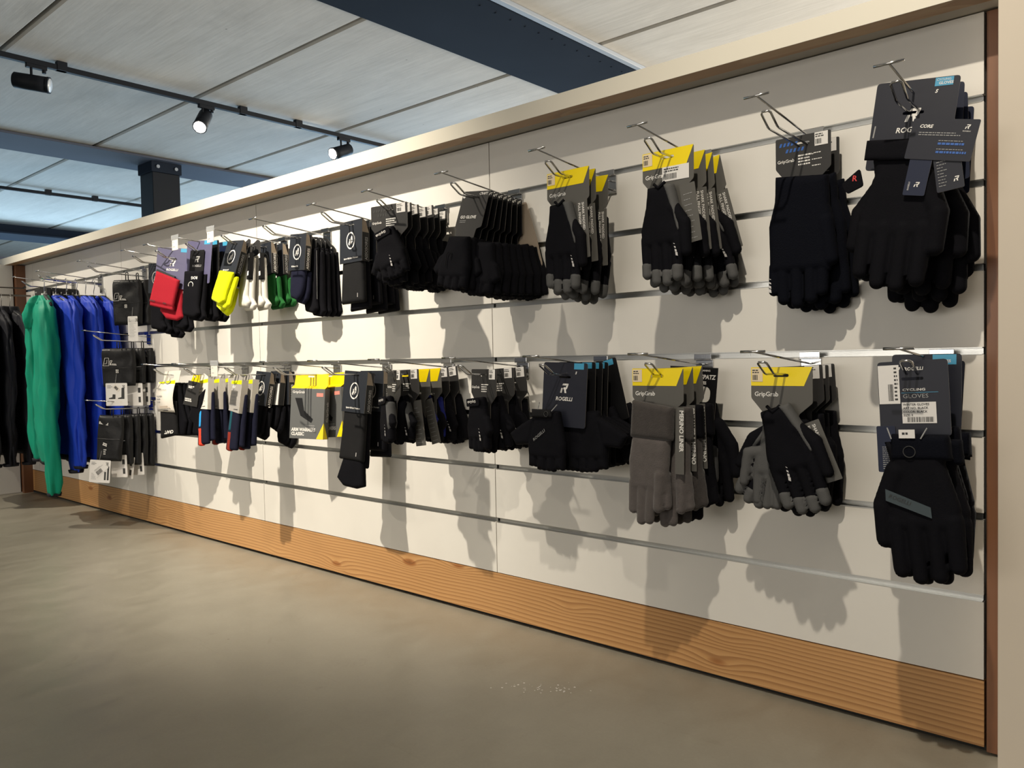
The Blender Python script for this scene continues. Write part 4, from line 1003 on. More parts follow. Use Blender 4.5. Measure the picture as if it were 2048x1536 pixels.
def craft_sock_item(seed=111):
    root = empty('sock_pair')
    card('header_card', [(-.040, -.034), (.052, -.028), (.066, .018), (-.030, .018)], CCRM, root, 0.004, 0.001, holes=[slot(0.010, -0.004, 0.030, 0.014)])
    V = []; n = 10
    for i in range(n+1):
        t = i/n; z = -0.030-0.115*t; yy = -0.006-0.016*math.sin(t*2.6); sh = 0.010*t
        V += [(-0.054+sh, yy, z+0.006), (0.046+sh, yy, z)]
    Fc = [(2*i, 2*i+1, 2*i+3, 2*i+2) for i in range(n)]
    o = mesh_obj('label_band', V, Fc, CCRM, root, True); sm = o.modifiers.new('s', 'SOLIDIFY'); sm.thickness = 0.0008
    card('yellow_band', [(-.055, -.044), (.045, -.038), (.048, -.020), (-.044, -.024)], CNEO, root, -0.0085, 0.0006)
    lines(root, -0.040, -0.055, 0.078, 1, 0.01, 0.002, INKG, y=-0.0205, seed=1)
    for k in range(3): lines(root, -0.040, -0.078-k*0.011, 0.030, 1, 0.01, 0.004, INKG, y=-0.0245, seed=k+2)
    lines(root, -0.030, -0.118, 0.07, 2, 0.006, 0.004, mat('tan_ink', (0.5, 0.42, 0.34), 0.6), y=-0.0225, seed=7); lines(root, -0.010, -0.135, 0.035, 1, 0.006, 0.004, INKD, y=-0.018, seed=9)
    MB().tube(arc_pts((0.006, -0.010, -0.012), 0.020, -2.6, -0.5, 12), 0.0018, 6).build('tie_wire', INKG, root)
    pr = [('p', [(-.044, -.10), (.046, -.10), (.052, -.17), (.056, -.232), (-.040, -.246), (-.042, -.17)], 0.012, 0.011, 0, 'sock')]
    soft(root, pr, {'sock': BLK2}, step=0.0036, wr=0.001, wf=50, seed=seed, y0=0.0)
    text('CRAFT', 0.017, INKW, root, 0.044, -0.213, y=-0.0122, rot=math.pi+0.05, bold=0.04, shear=0.2)
    for k in range(3):
        pr = [('p', [(-.010+k*.010, -.028), (.046+k*.006, -.028), (.066+k*.010, -.13), (.086+k*.012, -.18), (.072+k*.012, -.235), (.0, -.235)], 0.012, 0.009, 0, 'sock')]
        soft(root, pr, {'sock': BLK}, step=0.005, wr=0.001, wf=50, seed=seed+k+1, y0=0.018+k*0.016)
    return root
def small_dark_tag_item(seed=121):
    root = empty('sock_pair')
    card('yellow_header', [(-.020, -.022), (.024, -.022), (.024, .006), (-.008, .006)], CYEL, root, 0, 0.0008, holes=[slot(0, -0.004, 0.014, 0.005)])
    c = card('card', [(-.055, -.115), (.020, -.115), (.030, -.022), (-.032, -.022)], CGRY, root, -0.0006, 0.0008)
    lines(c, -0.030, -0.040, 0.030, 2, 0.005, 0.0045, INKW, y=-0.0012, seed=2); lines(c, -0.045, -0.088, 0.05, 2, 0.007, 0.005, INKW, y=-0.0012, seed=3)
    pr = [('p', [(-.012, -.10), (.046, -.04), (.050, -.21), (.020, -.225), (-.006, -.215), (-.004, -.18), (-.034, -.165)], 0.012, 0.011, 0, 'sock')]
    soft(root, pr, {'sock': BLK}, step=0.004, wr=0.0012, wf=50, seed=seed, y0=0.014)
    return root
def spatz_item():
    root = empty('winter_gloves')
    c = card('card', [(-.050, -.170), (.050, -.170), (.058, .016), (-.058, .016)], CBLK, root, 0, 0.001, holes=[slot(0, 0.004, 0.02, 0.005), rounded([(-.006, -.060), (.040, -.060), (.042, -.026), (.0, -.024)], 0.014, 4)])
    text('ENGINEERED FOR THE', 0.0052, INKW, c, -0.050, 0.0075, bold=0.02); text('COLD TRAINING', 0.0052, INKW, c, 0.0, 0.0075, bold=0.02); text('SPATZ', 0.013, INKW, c, 0.018, -0.009, bold=0.03, shear=0.2, sx=0.9); text('GLOVES', 0.0088, INKW, c, 0.006, -0.0205, bold=0.03, sx=0.8)
    s = MB().box(-0.048, 0.052, -0.0014, -0.0006, -0.120, -0.086).build('white_panel', CWHT, c)
    text('SPATZ', 0.020, INKD, s, 0.044, -0.101, y=-0.0018, bold=0.02, align='RIGHT', shear=0.1); text('NEOZ', 0.0125, INKD, s, 0.044, -0.1165, y=-0.0018, bold=0.04, align='RIGHT', shear=0.1)
    pr = glove_prims(w=0.052, cuff_t=-0.07, palm_b=-0.20, tip=-0.295, thumb=1, ftag='glove_shell', fr=0.013)
    soft(root, rot_pts(pr, 0.16, 0, -0.1, 0.022, 0.006), {'glove_shell': BLK}, step=0.004, wr=0.001, seed=5, y0=0.016)
    pr = glove_prims(w=0.048, cuff_t=-0.16, palm_b=-0.20, tip=-0.275, thumb=1, ftag='glove_shell', fr=0.0125)
    soft(root, rot_pts(pr, 0.06, 0, -0.1, 0.0, 0.0), {'glove_shell': mat('dark_grey_fabric', (0.05, 0.05, 0.052), 0.85, bump=0.3, bscale=500)}, step=0.004, wr=0.001, seed=6, y0=-0.012)
    return root
def pack_item(seed=131, w_=0.060, z0=-0.03, z1=-0.225, tagtype=None, prints=1, tall=False):
    """folded black nylon overshoes on a small hook loop, with a swing tag"""
    root = empty('overshoe_pack')
    MB().tube([(-0.006, 0, z0), (-0.006, 0, -0.010)]+[(-0.006+0.006-0.006*math.cos(a), 0, -0.004+0.008*math.sin(a)) for a in (0, 0.8, 1.57, 2.3, 3.1)]+[(0.006, 0, z0)], 0.0022, 6).build('hanger_loop', BPLS, root, True)
    pr = [('p', [(-w_*0.92, z0), (w_*0.92, z0), (w_, z0-0.03), (w_*1.02, (z0+z1)/2), (w_*0.95, z1), (-w_*0.95, z1-0.004), (-w_, (z0+z1)/2), (-w_, z0-0.02)], 0.018, 0.013, 0, 'pouch')]
    soft(root, pr, {'pouch': NYL}, step=0.004, wr=0.0052, wf=55, seed=seed, y0=0.0)
    zf = z0+(z1-z0)*0.52
    MB().tube([(-w_*0.9, -0.0145, zf), (0, -0.0165, zf-0.001), (w_*0.9, -0.0145, zf)], 0.0009, 6).build('flap_seam', BPLS, root)
    if prints == 1:
        lines(root, -w_*0.85, z0-0.006, 0.055, 1, 0.004, 0.003, INKW, y=-0.0165, seed=3)
        b = MB(); x, z = -w_*0.82, zf+0.010
        for a, c_ in (((0, 0), (0.028, 0)), ((0.028, 0), (0.028, 0.034)), ((0.028, 0.034), (0.010, 0.034)), ((0.004, 0.010), (0.010, 0.034)), ((0, 0), (0.004, 0.010)), ((0.006, 0.008), (0.018, 0.010)), ((0.018, 0.010), (0.020, 0.026))):
            b.tube([(x+a[0], -0.0175, z+a[1]), (x+c_[0], -0.0175, z+c_[1])], 0.0009, 4)
        b.build('printed_drawing', INKW, root)
        b = MB()
        for a, c_ in (((0.034, 0.022), (0.034, 0.002)), ((0.034, 0.022), (0.044, 0.022)), ((0.044, 0.022), (0.034, 0.002)), ((0.034, 0.004), (0.064, 0.002)), ((0.042, 0.008), (0.062, 0.006))):
            b.tube([(x+a[0], -0.0175, z+a[1]), (x+c_[0], -0.0175, z+c_[1])], 0.0014, 4)
        b.build('printed_logo', INKW, root)
        b = MB(); zz = zf-0.008
        for a, c_ in (((-.004, 0), (.006, 0)), ((-.004, 0), (.006, -.014)), ((.006, 0), (-.004, -.014)), ((-.004, -.014), (.007, -.014)), ((-.004, 0), (-.004, -.014)), ((.006, 0), (.006, -.014))):
            b.tube([(a[0], -0.0165, zz+a[1]), (c_[0], -0.0165, zz+c_[1])], 0.0009, 4)
        b.build('printed_monogram', INKW, root)
    elif prints == 2:
        lines(root, -w_*0.75, z0-0.028, 0.05, 2, 0.006, 0.005, INKW, y=-0.0165, seed=5, rot=-0.15)
        lines(root, -w_*0.35, z0-0.120, 0.03, 2, 0.007, 0.005, INKW, y=-0.0165, seed=8, rot=-0.3); lines(root, -w_*0.3, z0-0.150, 0.016, 3, 0.009, 0.004, INKW, y=-0.0165, seed=9)
    return root
def swing_tag(root, kind, x, z, y=-0.022, w_=0.105, h_=0.100, ang=0):
    MB().tube([(x+w_*0.5, y+0.004, z+0.040), (x+w_*0.45, y, z-0.002)], 0.0006, 5).build('tag_string', INKG, root)
    c = card('swing_tag', rounded([(0, -h_), (w_, -h_), (w_, 0), (0, 0)], 0.004, 2), CWHT, root, 0, 0.0008)
    c.matrix_basis = Matrix.Translation((x, y, z)) @ Matrix.Rotation(math.radians(ang), 4, 'Y')
    lines(c, w_*0.08, -h_*0.10, w_*0.25, 3, h_*0.05, 0.0018, INKD, seed=4)
    if kind == 'shoes':
        for (sx, hgt, up) in ((0.14, 0.028, 0.010), (0.56, 0.028, 0.040)):
            b = MB(); x0 = w_*sx; z0 = -h_*0.70
            b.poly([(x0, z0), (x0+0.030, z0), (x0+0.031, z0+0.010+up), (x0+0.018, z0+0.012+up*0.9), (x0+0.016, z0+0.008), (x0, z0+0.004)], -0.0006); b.build('shoe_picture', INKD, c)
        for sx in (0.25, 0.65): MB().quad(w_*sx, -h_*0.86, w_*sx+0.008, -h_*0.80, -0.0006).build('colour_dot', CCRM, c)
        st = card('barcode_sticker', [(-.016, -.010), (.016, -.010), (.016, .010), (-.016, .010)], CCRM, c, 0, 0.0005)
        st.matrix_basis = Matrix.Translation((w_*0.5, -0.0010, -h_*0.22)) @ Matrix.Rotation(0.75, 4, 'Y'); barcode(st, -0.010, -0.006, 0.010, 0.006, -0.0006)
    if kind == 'sticker':
        for (dx, hh) in ((0.76, 0.036), (0.90, 0.060)): MB().quad(w_*dx-0.004, -h_*0.88, w_*dx+0.004, -h_*0.88+hh, -0.0006).build('leg_picture', INKD, c)
        lines(c, w_*0.1, -h_*0.6, w_*0.28, 5, h_*0.06, 0.002, INKG, seed=14)
        st = card('barcode_sticker', rounded([(-.036, -.018), (.036, -.018), (.036, .018), (-.036, .018)], 0.003, 2), CWHT, c, 0, 0.0005)
        st.matrix_basis = Matrix.Translation((w_*0.52, -0.0012, -h_*0.42)) @ Matrix.Rotation(-0.72, 4, 'Y'); barcode(st, -0.024, -0.014, 0.006, 0.004, -0.0006); lines(st, -0.024, 0.014, 0.05, 2, 0.004, 0.0018, INKG, y=-0.0006)
    if kind == 'slim':
        lines(c, w_*0.15, -h_*0.15, w_*0.7, 12, h_*0.06, 0.0016, INKG, seed=24)
    b = MB()
    for a, c_ in (((0, 0), (.010, 0)), ((0, 0), (.010, -.012)), ((.010, 0), (0, -.012)), ((0, -.012), (.011, -.012)), ((.010, 0), (.010, -.012))):
        b.tube([(w_*0.78+a[0], -0.0008, -h_*0.10+a[1]), (w_*0.78+c_[0], -0.0008, -h_*0.10+c_[1])], 0.0006, 4)
    b.build('monogram', INKD, c)
    return c
def edge_tag(root, x, z, h_=0.10, y=-0.01, ang=0, dark=True):
    c = card('swing_tag', rounded([(0, -h_), (0.085, -h_), (0.085, 0), (0, 0)], 0.004, 2), CWHT, root, 0, 0.0008)
    c.matrix_basis = Matrix.Translation((x, y, z)) @ Matrix.Rotation(math.radians(ang), 4, 'Y')
    MB().quad(0.060, -h_*0.42, 0.074, -h_*0.20, -0.0006).quad(0.062, -h_*0.85, 0.074, -h_*0.60, -0.0006).build('shoe_picture', INKD, c)
    return c

# ================================================================== JACKETS AND RAILS
def loft(rings, seg=28, wr=0.006, seed=0, close_top=True, close_bot=True):
    """rings: (cx, cy, z, rx, ry, ang)"""
    rs = random.Random(seed); ph = [rs.uniform(0, 6.28) for _ in range(8)]
    V = []; Fc = []
    for i, (cx, cy, z, rx, ry, an) in enumerate(rings):
        for k in range(seg):
            a = 2*math.pi*k/seg
            w_ = wr*(math.sin(3*a+ph[0]+z*9)+0.8*math.sin(5*a+ph[1]-z*14)+0.7*math.sin(2*a+ph[2]+z*31)+0.5*math.sin(7*a+ph[3]+z*22)+1.3*(0.6-abs(math.sin(2.5*a+ph[4]+z*17+1.5*math.sin(z*9+ph[5]))))+0.9*(0.6-abs(math.sin(4*a+ph[6]-z*24))))
            x = (rx+w_)*math.copysign(abs(math.cos(a))**0.85, math.cos(a)); y = (ry+w_*0.8)*math.copysign(abs(math.sin(a))**0.85, math.sin(a))
            ca, sa = math.cos(an), math.sin(an)
            V.append((cx+x*ca-y*sa, cy+x*sa+y*ca, z))
    n = len(rings)
    for i in range(n-1):
        for k in range(seg):
            a = i*seg+k; b = i*seg+(k+1) % seg; Fc.append((a, a+seg, b+seg, b))
    if close_top: Fc.append(tuple(range(seg)))
    if close_bot: Fc.append(tuple(range((n-1)*seg, n*seg))[::-1])
    return V, Fc
def interp(keys, n):
    out = []; m = len(keys)-1
    for i in range(n+1):
        t = i/n*m; k = min(int(t), m-1); f = t-k; f = f*f*(3-2*f) if False else f
        out.append(tuple(a+(b-a)*f for a, b in zip(keys[k], keys[k+1])))
    return out
def jacket_mesh(root, m, seed=0, L=0.78, sleeve=0.86, w_=0.185, hood=True, dsl=0.0, fat=1.0):
    b = interp([(0, 0, -0.075, 0.055, 0.040*fat, 0), (0, 0, -0.105, w_*0.80, 0.045*fat, 0), (0, 0, -0.16, w_*0.98, 0.060*fat, 0), (0, 0, -0.35, w_, 0.064*fat, 0), (0, 0, -0.55, w_*0.98, 0.060*fat, 0), (0, 0, -L+0.04, w_*0.96, 0.050*fat, 0), (0, 0, -L, w_*0.90, 0.038*fat, 0)], 42)
    V, Fc = loft(b, 40, 0.005, seed); mesh_obj('jacket_body', V, Fc, m, root, True)
    hb = interp([(0, 0, -L+0.014, w_*0.93, 0.042*fat, 0), (0, 0, -L-0.012, w_*0.90, 0.040*fat, 0)], 2)
    V, Fc = loft(hb, 40, 0.003, seed); mesh_obj('hem_band', V, Fc, LINING, root, True)
    for s in (-1, 1):
        sl = sleeve-(0.13 if s < 0 else 0.0)
        yb = -0.008
        sb = interp([(s*w_*0.78, yb, -0.105, 0.030, 0.030*fat, 0), (s*w_*0.92, yb, -0.15, 0.052, 0.052*fat, s*0.1), (s*(w_+0.006), yb, -0.26, 0.060, 0.060*fat, 0), (s*(w_+0.022), yb-0.004, -0.46, 0.066, 0.060*fat, s*0.1), (s*(w_+0.030), yb-0.008, -0.66, 0.064, 0.050*fat, 0), (s*(w_+0.020), yb, -sl+0.06, 0.048, 0.046*fat, 0), (s*(w_+0.014), yb, -sl+0.012, 0.043, 0.036*fat, 0), (s*(w_+0.012), yb, -sl, 0.036, 0.030*fat, 0)], 36)
        V, Fc = loft(sb, 26, 0.0045, seed+7*s+11); mesh_obj('sleeve', V, Fc, m, root, True)
        V, Fc = loft([(s*(w_+0.013), yb, -sl+0.008, 0.037, 0.031, 0), (s*(w_+0.013), yb, -sl-0.006, 0.034, 0.028, 0)], 20, 0.001, seed); mesh_obj('cuff', V, Fc, LINING, root, True)
    if hood:
        ff = 0.5+0.5*fat
        hk = interp([(0.0, -0.006, -0.074, 0.034, 0.016*ff, 0), (-0.03, -0.014*ff, -0.082, 0.080, 0.030*ff, 0), (-0.06, -0.026*ff, -0.110, 0.104, 0.040*ff, 0), (-0.095, -0.030*ff, -0.150, 0.104, 0.044*ff, 0), (-0.12, -0.032*ff, -0.190, 0.080, 0.040*ff, 0), (-0.13, -0.032*ff, -0.225, 0.036, 0.028*ff, 0)], 30)
        V, Fc = loft(hk, 36, 0.007, seed+5); mesh_obj('hood', V, Fc, m, root, True)
        V, Fc = loft(interp([(0.01, 0.010, -0.070, 0.040, 0.020, 0), (0.01, 0.012, -0.10, 0.062, 0.026, 0), (0, 0.006, -0.14, 0.07, 0.03, 0)], 8), 24, 0.003, seed+6); mesh_obj('hood_lining', V, Fc, LINING, root, True)
    else:
        V, Fc = loft(interp([(0, 0, -0.055, 0.058, 0.034, 0), (0, 0, -0.10, 0.070, 0.042, 0)], 6), 24, 0.002, seed+6); mesh_obj('collar', V, Fc, m, root, True)
def jacket(x, y, z, m, label, seed, yaw=0, name='jacket', group=None, **kw):
    r = empty(name, (x, y, ZB+z), (0, 0, math.radians(yaw))); tag(r, label, 'jacket', group); jacket_mesh(r, m, seed, **kw); return r
def hanger(x, y, z, label, yaw=0, group='hangers with white size rings', tilt=0):
    """wire hook over the rail, black shoulder bar, white size ring"""
    r = empty('clothes_hanger', (x, y, ZB+z), (0, math.radians(tilt), math.radians(yaw))); tag(r, label, 'hanger', group)
    pts = [(0.004*0, 0, -0.078), (0.0, 0, -0.050), (0.012, 0, -0.030), (0.016, 0, -0.012)]+[(0.016*math.cos(a), 0, -0.009+0.016*math.sin(a)) for a in (0.3, 0.8, 1.3, 1.8, 2.3, 2.9, 3.3)]
    MB().tube(pts, 0.0017, 8).build('wire_hook', M_CHR, r, True)
    MB().tube([(0, 0, -0.082), (0, 0, -0.070)], [0.0125, 0.0125], 16).build('size_ring', PLST, r)
    MB().tube([(-0.165, 0, -0.135), (-0.10, 0, -0.108), (-0.03, 0, -0.086), (0.03, 0, -0.086), (0.10, 0, -0.108), (0.165, 0, -0.135)], [0.006, 0.009, 0.009, 0.009, 0.009, 0.006], 8).build('shoulder_bar', BPLS, r, True)
    return r
# face-out arm with green and blue jackets
t = thing('faceout_arm', 'thick chrome arm carrying the green and blue jackets', 'rail', (-3.833, 0, ZB+0.415))
MB().tube([(0, -0.006, -0.004), (0, -0.262, 0.004), (0, -0.275, 0.010), (0, -0.284, 0.022)], 0.0046, 10).build('arm', M_CHR, t, True)
MB().box(-0.014, 0.014, -0.0055, -0.0012, -0.05, 0.045).build('bracket', M_CHR, t, bevel=0.001)
JY = [-0.262, -0.212, -0.165, -0.120, -0.078, -0.040]
JM = [JGRN, JBLU, JBLU, JBLU, JBLU, JBLU]
JL = ['green hooded jacket hanging at the front of the chrome arm', 'blue jacket directly behind the green jacket', 'blue jacket, second behind the green one, with bulky hood', 'blue jacket, third behind the green one', 'blue jacket, fourth behind the green one, hanger ring showing', 'blue hooded jacket hanging closest to the slat wall']
for i in range(6):
    jacket(-3.845+0.012*i-(0.02 if i == 0 else 0), JY[i], 0.415, JM[i], JL[i], 3+i*5, yaw=(-9, 2, -8, 0, -8, 0)[i], w_=(0.165, 0.165, 0.18, 0.17, 0.165, 0.175)[i], L=(0.86, 0.84, 0.86, 0.86, 0.84, 0.86)[i], sleeve=(1.0, 0.90, 0.88, 0.88, 0.90, 0.88)[i], fat=(0.62, 0.42, 0.40, 0.36, 0.32, 0.30)[i])
    hanger(-3.833, JY[i], 0.420, 'wire hanger with white size ring, holding the %s' % ('green jacket', 'first blue jacket behind the green', 'second blue jacket', 'third blue jacket', 'fourth blue jacket', 'blue jacket nearest the wall')[i], yaw=(-9, 2, -8, 0, -8, 0)[i])
# side rail with black jackets
t = thing('clothes_rail', 'dark metal rail along the left wall holding black jackets', 'rail', (-4.62, 0, ZB+0.393))
MB().tube([(0, -0.07, 0.006), (0, -1.7, -0.012)], 0.005, 10).build('rail', mat('dark_rail_metal', (0.12, 0.11, 0.10), 0.35, 0.9), t, True)
for yy in (-0.45, -1.3):
    MB().box(-0.33, 0.006, yy-0.004, yy+0.004, -0.008, 0.004).build('rail_support', M_CHR, t)
t = thing('upper_rail', 'thin dark metal rail above the black jackets at far left', 'rail', (-4.80, 0, ZB+0.455))
MB().tube([(0, -0.05, 0), (0, -1.5, 0.0)], 0.0035, 8).build('rail', mat('dark_rail_metal', (0.12, 0.11, 0.10), 0.35, 0.9), t, True)
MB().tube([(0, -0.05, 0), (0, -0.038, 0.010)], 0.006, 8).build('end_cap', BPLS, t)
for yy in (-0.5, -1.3): MB().box(-0.15, 0.004, yy-0.004, yy+0.004, -0.006, 0.006).build('rail_support', M_CHR, t)
BJ = [(-0.175, 'black jacket on the side rail, partly behind the green jacket'), (-0.215, 'black jacket on the side rail, second left of the green jacket'), (-0.262, 'black jacket on the side rail, third left of the green jacket'), (-0.315, 'black jacket at the far left frame edge')]
for i, (yy, lb) in enumerate(BJ):
    jacket(-4.62, yy, 0.39, JBLK, lb, 60+i*3, yaw=(5, -6, 4, 0)[i], w_=0.17, L=0.84, sleeve=0.90, hood=False, fat=0.38)
    hanger(-4.62, yy, 0.397, 'wire hanger holding the %s' % lb.replace('on the side rail, ', '').replace('black jacket partly', 'black jacket partly'), yaw=(5, -6, 4, 0)[i])

# ================================================================== PRODUCTS ON THE HOOKS
UZ, LZ = 0.413, -0.040
def place(build, X, Zr, specs, cat, group, lab_base, where):
    """first spec builds the thing, the others are copies with jitter; specs: (Y, yaw, pitch, roll[, dz])"""
    o = build; reg(o)
    out = []
    for i, sp in enumerate(specs):
        r = o if i == 0 else copy_tree(o)
        ordl = HOOKW[i+(where[1] if isinstance(where, tuple) else 0)]
        wh = where[0] if isinstance(where, tuple) else where
        dz = sp[4] if len(sp) > 4 else 0; dx = sp[5] if len(sp) > 5 else 0
        hang(r, X+dx, sp[0], Zr+dz, sp[1], sp[2], sp[3], '%s, %s in line on the %s' % (lab_base, ordl, wh), cat, group)
        out.append(r)
    return out
def one(build, X, Y, Zr, yaw, pitch, roll, label, cat, group=None):
    return hang(build, X, Y, Zr, yaw, pitch, roll, label, cat, group)
rj = random.Random(12)
def jit(ys, yaw=4, pitch=3, roll=3, y0=0, p0=0, r0=0, dz=0.004):
    return [(y, y0+rj.uniform(-yaw, yaw), p0+rj.uniform(-pitch, pitch), r0+rj.uniform(-roll, roll), rj.uniform(-dz, dz)) for y in ys]

# ---- top row, from the right
one(thermal_item(5), UPX[0], -0.142, UZ, 0, 4, 7, 'thick black winter gloves on dark card at front of top hook beside right post', 'gloves', 'winter gloves on the rightmost top hook')
place(thermal_item(7, False, False), UPX[0], UZ, [(-0.098, 3, 2, 2, -.004), (-0.056, -2, 3, -2, -.016), (-0.026, 0, 0, 3, -.030)], 'gloves', 'winter gloves on the rightmost top hook', 'black winter gloves with navy card mostly hidden', ('rightmost top hook', 1))
one(knit_item(), UPX[1], -0.070, UZ, 0, 0, 0, 'long black knitted gloves on charcoal card, front of second top hook', 'gloves', 'knitted gloves')
one(knit_item(), UPX[1]+0.002, -0.030, UZ-0.006, 0, 0, 0, 'black knitted gloves hidden behind the long knitted pair', 'gloves', 'knitted gloves')
def price3(r):
    c = [k for k in bpy.data.objects if k.parent == r and k.name.startswith('card')][0]
    sticker(c, -0.012, -0.050, 0.050, -0.020, y=-0.0009); return r
fg = price3(full_glove_item(seed=1, tongue_spec=(0.050, -0.064, -0.010, 0.120, 0.034, -8), ang=0.02))
one(fg, UPX[2], -0.166, UZ, 0, 1, 0, 'black gloves with grey fingertips under large price sticker, front of third top hook', 'gloves', 'yellow topped gloves on the third top hook')
place(full_glove_item(seed=8, tongue_spec=(0.052, -0.064, -0.012, 0.130, 0.026, -3, 0.0, 'SHARK PADDED', CMID, 0.0085, 'FULL FINGER GLOVES'), ang=0.06), UPX[2], UZ, [(-0.119, 3, 1, -2, -.004), (-0.080, -2, 2, -5, -.006), (-0.044, 2, 0, -12, -.010)], 'gloves', 'yellow topped gloves on the third top hook', 'black and grey gloves with yellow topped card', ('third top hook', 1))
one(full_glove_item(seed=3, tongue_spec=(0.048, -0.060, -0.012, 0.130, 0.028, -4, -0.0, 'SHARK PADDED', CMID, 0.0085, 'FULL FINGER GLOVES'), ang=0.03), UPX[3], -0.171, UZ, 0, 1, 0, 'black gloves with grey fingertips on clean yellow card, front of fourth top hook', 'gloves', 'yellow topped gloves on the fourth top hook')
place(full_glove_item(seed=4, tongue_spec=(0.052, -0.064, -0.012, 0.130, 0.026, -3, 0.0, 'SHARK PADDED', CMID, 0.0085, 'FULL FINGER GLOVES'), ang=-0.04), UPX[3], UZ, [(-0.146, 0, 0, 0, -.002), (-0.098, 2, 1, 2, -.006)], 'gloves', 'yellow topped gloves on the fourth top hook', 'black and grey gloves with yellow topped card', ('fourth top hook', 1))
o = one(craft_item(True, 21), UPX[4], -0.160, UZ, 4, 7, 6, 'short finger gloves on dark card with white dot, front of fifth top hook', 'gloves', 'short finger gloves on the fifth top hook')
place(craft_item(False, 22), UPX[4], UZ, [(-0.160+0.019*(k+1), rj.uniform(-3, 3), 6-k*1.2, 4-k*1.6, -0.002*k) for k in range(7)], 'gloves', 'short finger gloves on the fifth top hook', 'black short finger gloves on dark card', ('fifth top hook', 1))
kb_ = empty('cycling_mitts'); card('card', rounded([(-.050, .006), (.046, .006), (.066, -.10), (.074, -.17), (.050, -.19), (-.050, -.19)][::-1], 0.006, 2), CKRF, kb_, 0, 0.001, holes=[slot(0, -0.004, 0.02, 0.005)])
soft(kb_, rot_pts(mitt_prims(w=0.048, cuff_t=-0.104, palm_b=-0.205, thumb=1, ftag='glove_shell'), -0.15, 0, -0.1, 0.014, 0), {'glove_shell': BLK}, step=0.004, wr=0.002, seed=77, y0=-0.013)
one(kb_, UPX[4], -0.016, UZ-0.010, 0, 0, -8, 'short finger gloves on bare kraft board, last on the fifth top hook', 'gloves', 'short finger gloves on the fifth top hook')
one(mitt_item(False, seed=25, ang=0.30, thumb=-1, w=0.047, palm_b=-0.165, wide=0.066), UPX[5], -0.207, UZ, 8, 0, 0, 'short finger gloves turned sideways on charcoal card, front of sixth top hook', 'gloves', 'short finger gloves on the sixth top hook')
place(mitt_item(False, seed=27, ang=0.05, w=0.045, palm_b=-0.178), UPX[5], UZ, jit([-0.180, -0.152, -0.124, -0.098, -0.070, -0.042], r0=-2), 'gloves', 'short finger gloves on the sixth top hook', 'black short finger gloves on charcoal card', ('sixth top hook', 1))
one(armwarm_item(True, 31), UPX[6], -0.142, UZ, 0, 3, -1, 'dark grey arm warmers in sleeve card with ring emblem, front of seventh top hook', 'arm warmers', 'arm warmers')
one(armwarm_item(False, 33), UPX[6]+0.008, -0.100, UZ-0.006, 2, 1, -2, 'black arm warmers behind the grey pair on the seventh top hook', 'arm warmers', 'arm warmers')
one(armwarm_item(False, 35), UPX[6]+0.012, -0.056, UZ-0.006, 2, 1, -2, 'black arm warmers at the back of the seventh top hook', 'arm warmers', 'arm warmers')
one(assos_sock_item(NAVYF, 'RS Socks T3', seed=61, leg=-0.195, w_=0.084, side='white', out=0.0), UPX[7], -0.118, UZ, 4, 4, 3, 'dark navy socks in sleeve card with white wordmark, front of eighth top hook', 'socks')
place(clip_sock_item(51), UPX[7]+0.012, UZ-0.004, [(-0.080, 0, 1, 0), (-0.060, 2, 2, -1), (-0.042, -2, 0, 0), (-0.024, 1, 0, -2)], 'socks', 'black socks on plastic clips', 'black socks on black plastic clip', ('eighth top hook', 1))
one(assos_sock_item(NEON, 'RS Socks S7', seed=63, leg=-0.205, w_=0.092, side='grey', tilt=-0.10, out=0.012), UPX[8], -0.197, UZ, 6, 16, 4, 'neon yellow socks in black ring emblem card', 'socks')
one(assos_sock_item(NEON, 'RS Socks', seed=64, leg=-0.190, w_=0.084, side=None, tilt=-0.10, out=0.0), UPX[8]-0.038, -0.182, UZ-0.032, 2, 10, 6, 'second pair of neon yellow socks, tucked left behind the first', 'socks')
one(wrap_sock_item(WHTF, seed=71), UPX[8], -0.156, UZ, -4, 8, -6, 'white socks in black band holder directly behind the neon socks', 'socks')
one(wrap_sock_item(WHTF, seed=72), UPX[8], -0.122, UZ, 0, 6, -9, 'pale grey socks in black band holder, second behind the neon socks', 'socks')
one(assos_sock_item(GRNF, None, seed=65, leg=-0.205, w_=0.080, ring=INKG, side='white', tilt=0.06, h_=0.110), UPX[8], -0.082, UZ, 0, 2, -4, 'dark green socks with white side wordmark', 'socks')
one(assos_sock_item(GRNF, None, seed=66, leg=-0.195, w_=0.080, ring=INKG, side='grey', tilt=0.06, h_=0.110), UPX[8], -0.036, UZ, 0, 1, -3, 'dark green socks with grey ring, left of the navy socks', 'socks')
one(rog_sock_item(BLK, 82, CPUR, front=False, purple=False), UPX[9], -0.196, UZ, 18, 6, 2, 'black socks with white print on slate card, front of tenth top hook', 'socks')
one(rog_sock_item(BLK, 84, CBLK, front=False, purple=False), UPX[9], -0.158, UZ, 6, 2, 0, 'black socks on black card, second on the tenth top hook', 'socks')
one(rog_sock_item(BLK, 86, CNAV2, front=False, purple=False), UPX[9], -0.118, UZ, 6, 2, 0, 'black socks on dark blue card beside the neon socks', 'socks')
one(rog_sock_item(REDF, 88, CPUR, front=True), UPX[10], -0.178, UZ, 34, 4, 5, 'red socks clipped to a slate purple card', 'socks')
one(rog_sock_item(BLK, 90, CNAV2, front=False, purple=False), UPX[10], -0.128, UZ-0.03, 10, 4, 0, 'black socks on dark blue card right behind the red socks', 'socks')
one(assos_sock_item(BLK, None, seed=67, leg=-0.25, w_=0.085, ring=INKG, side=None), UPX[11], -0.155, UZ-0.010, 14, 3, 0, 'long black socks left of the red socks', 'socks')
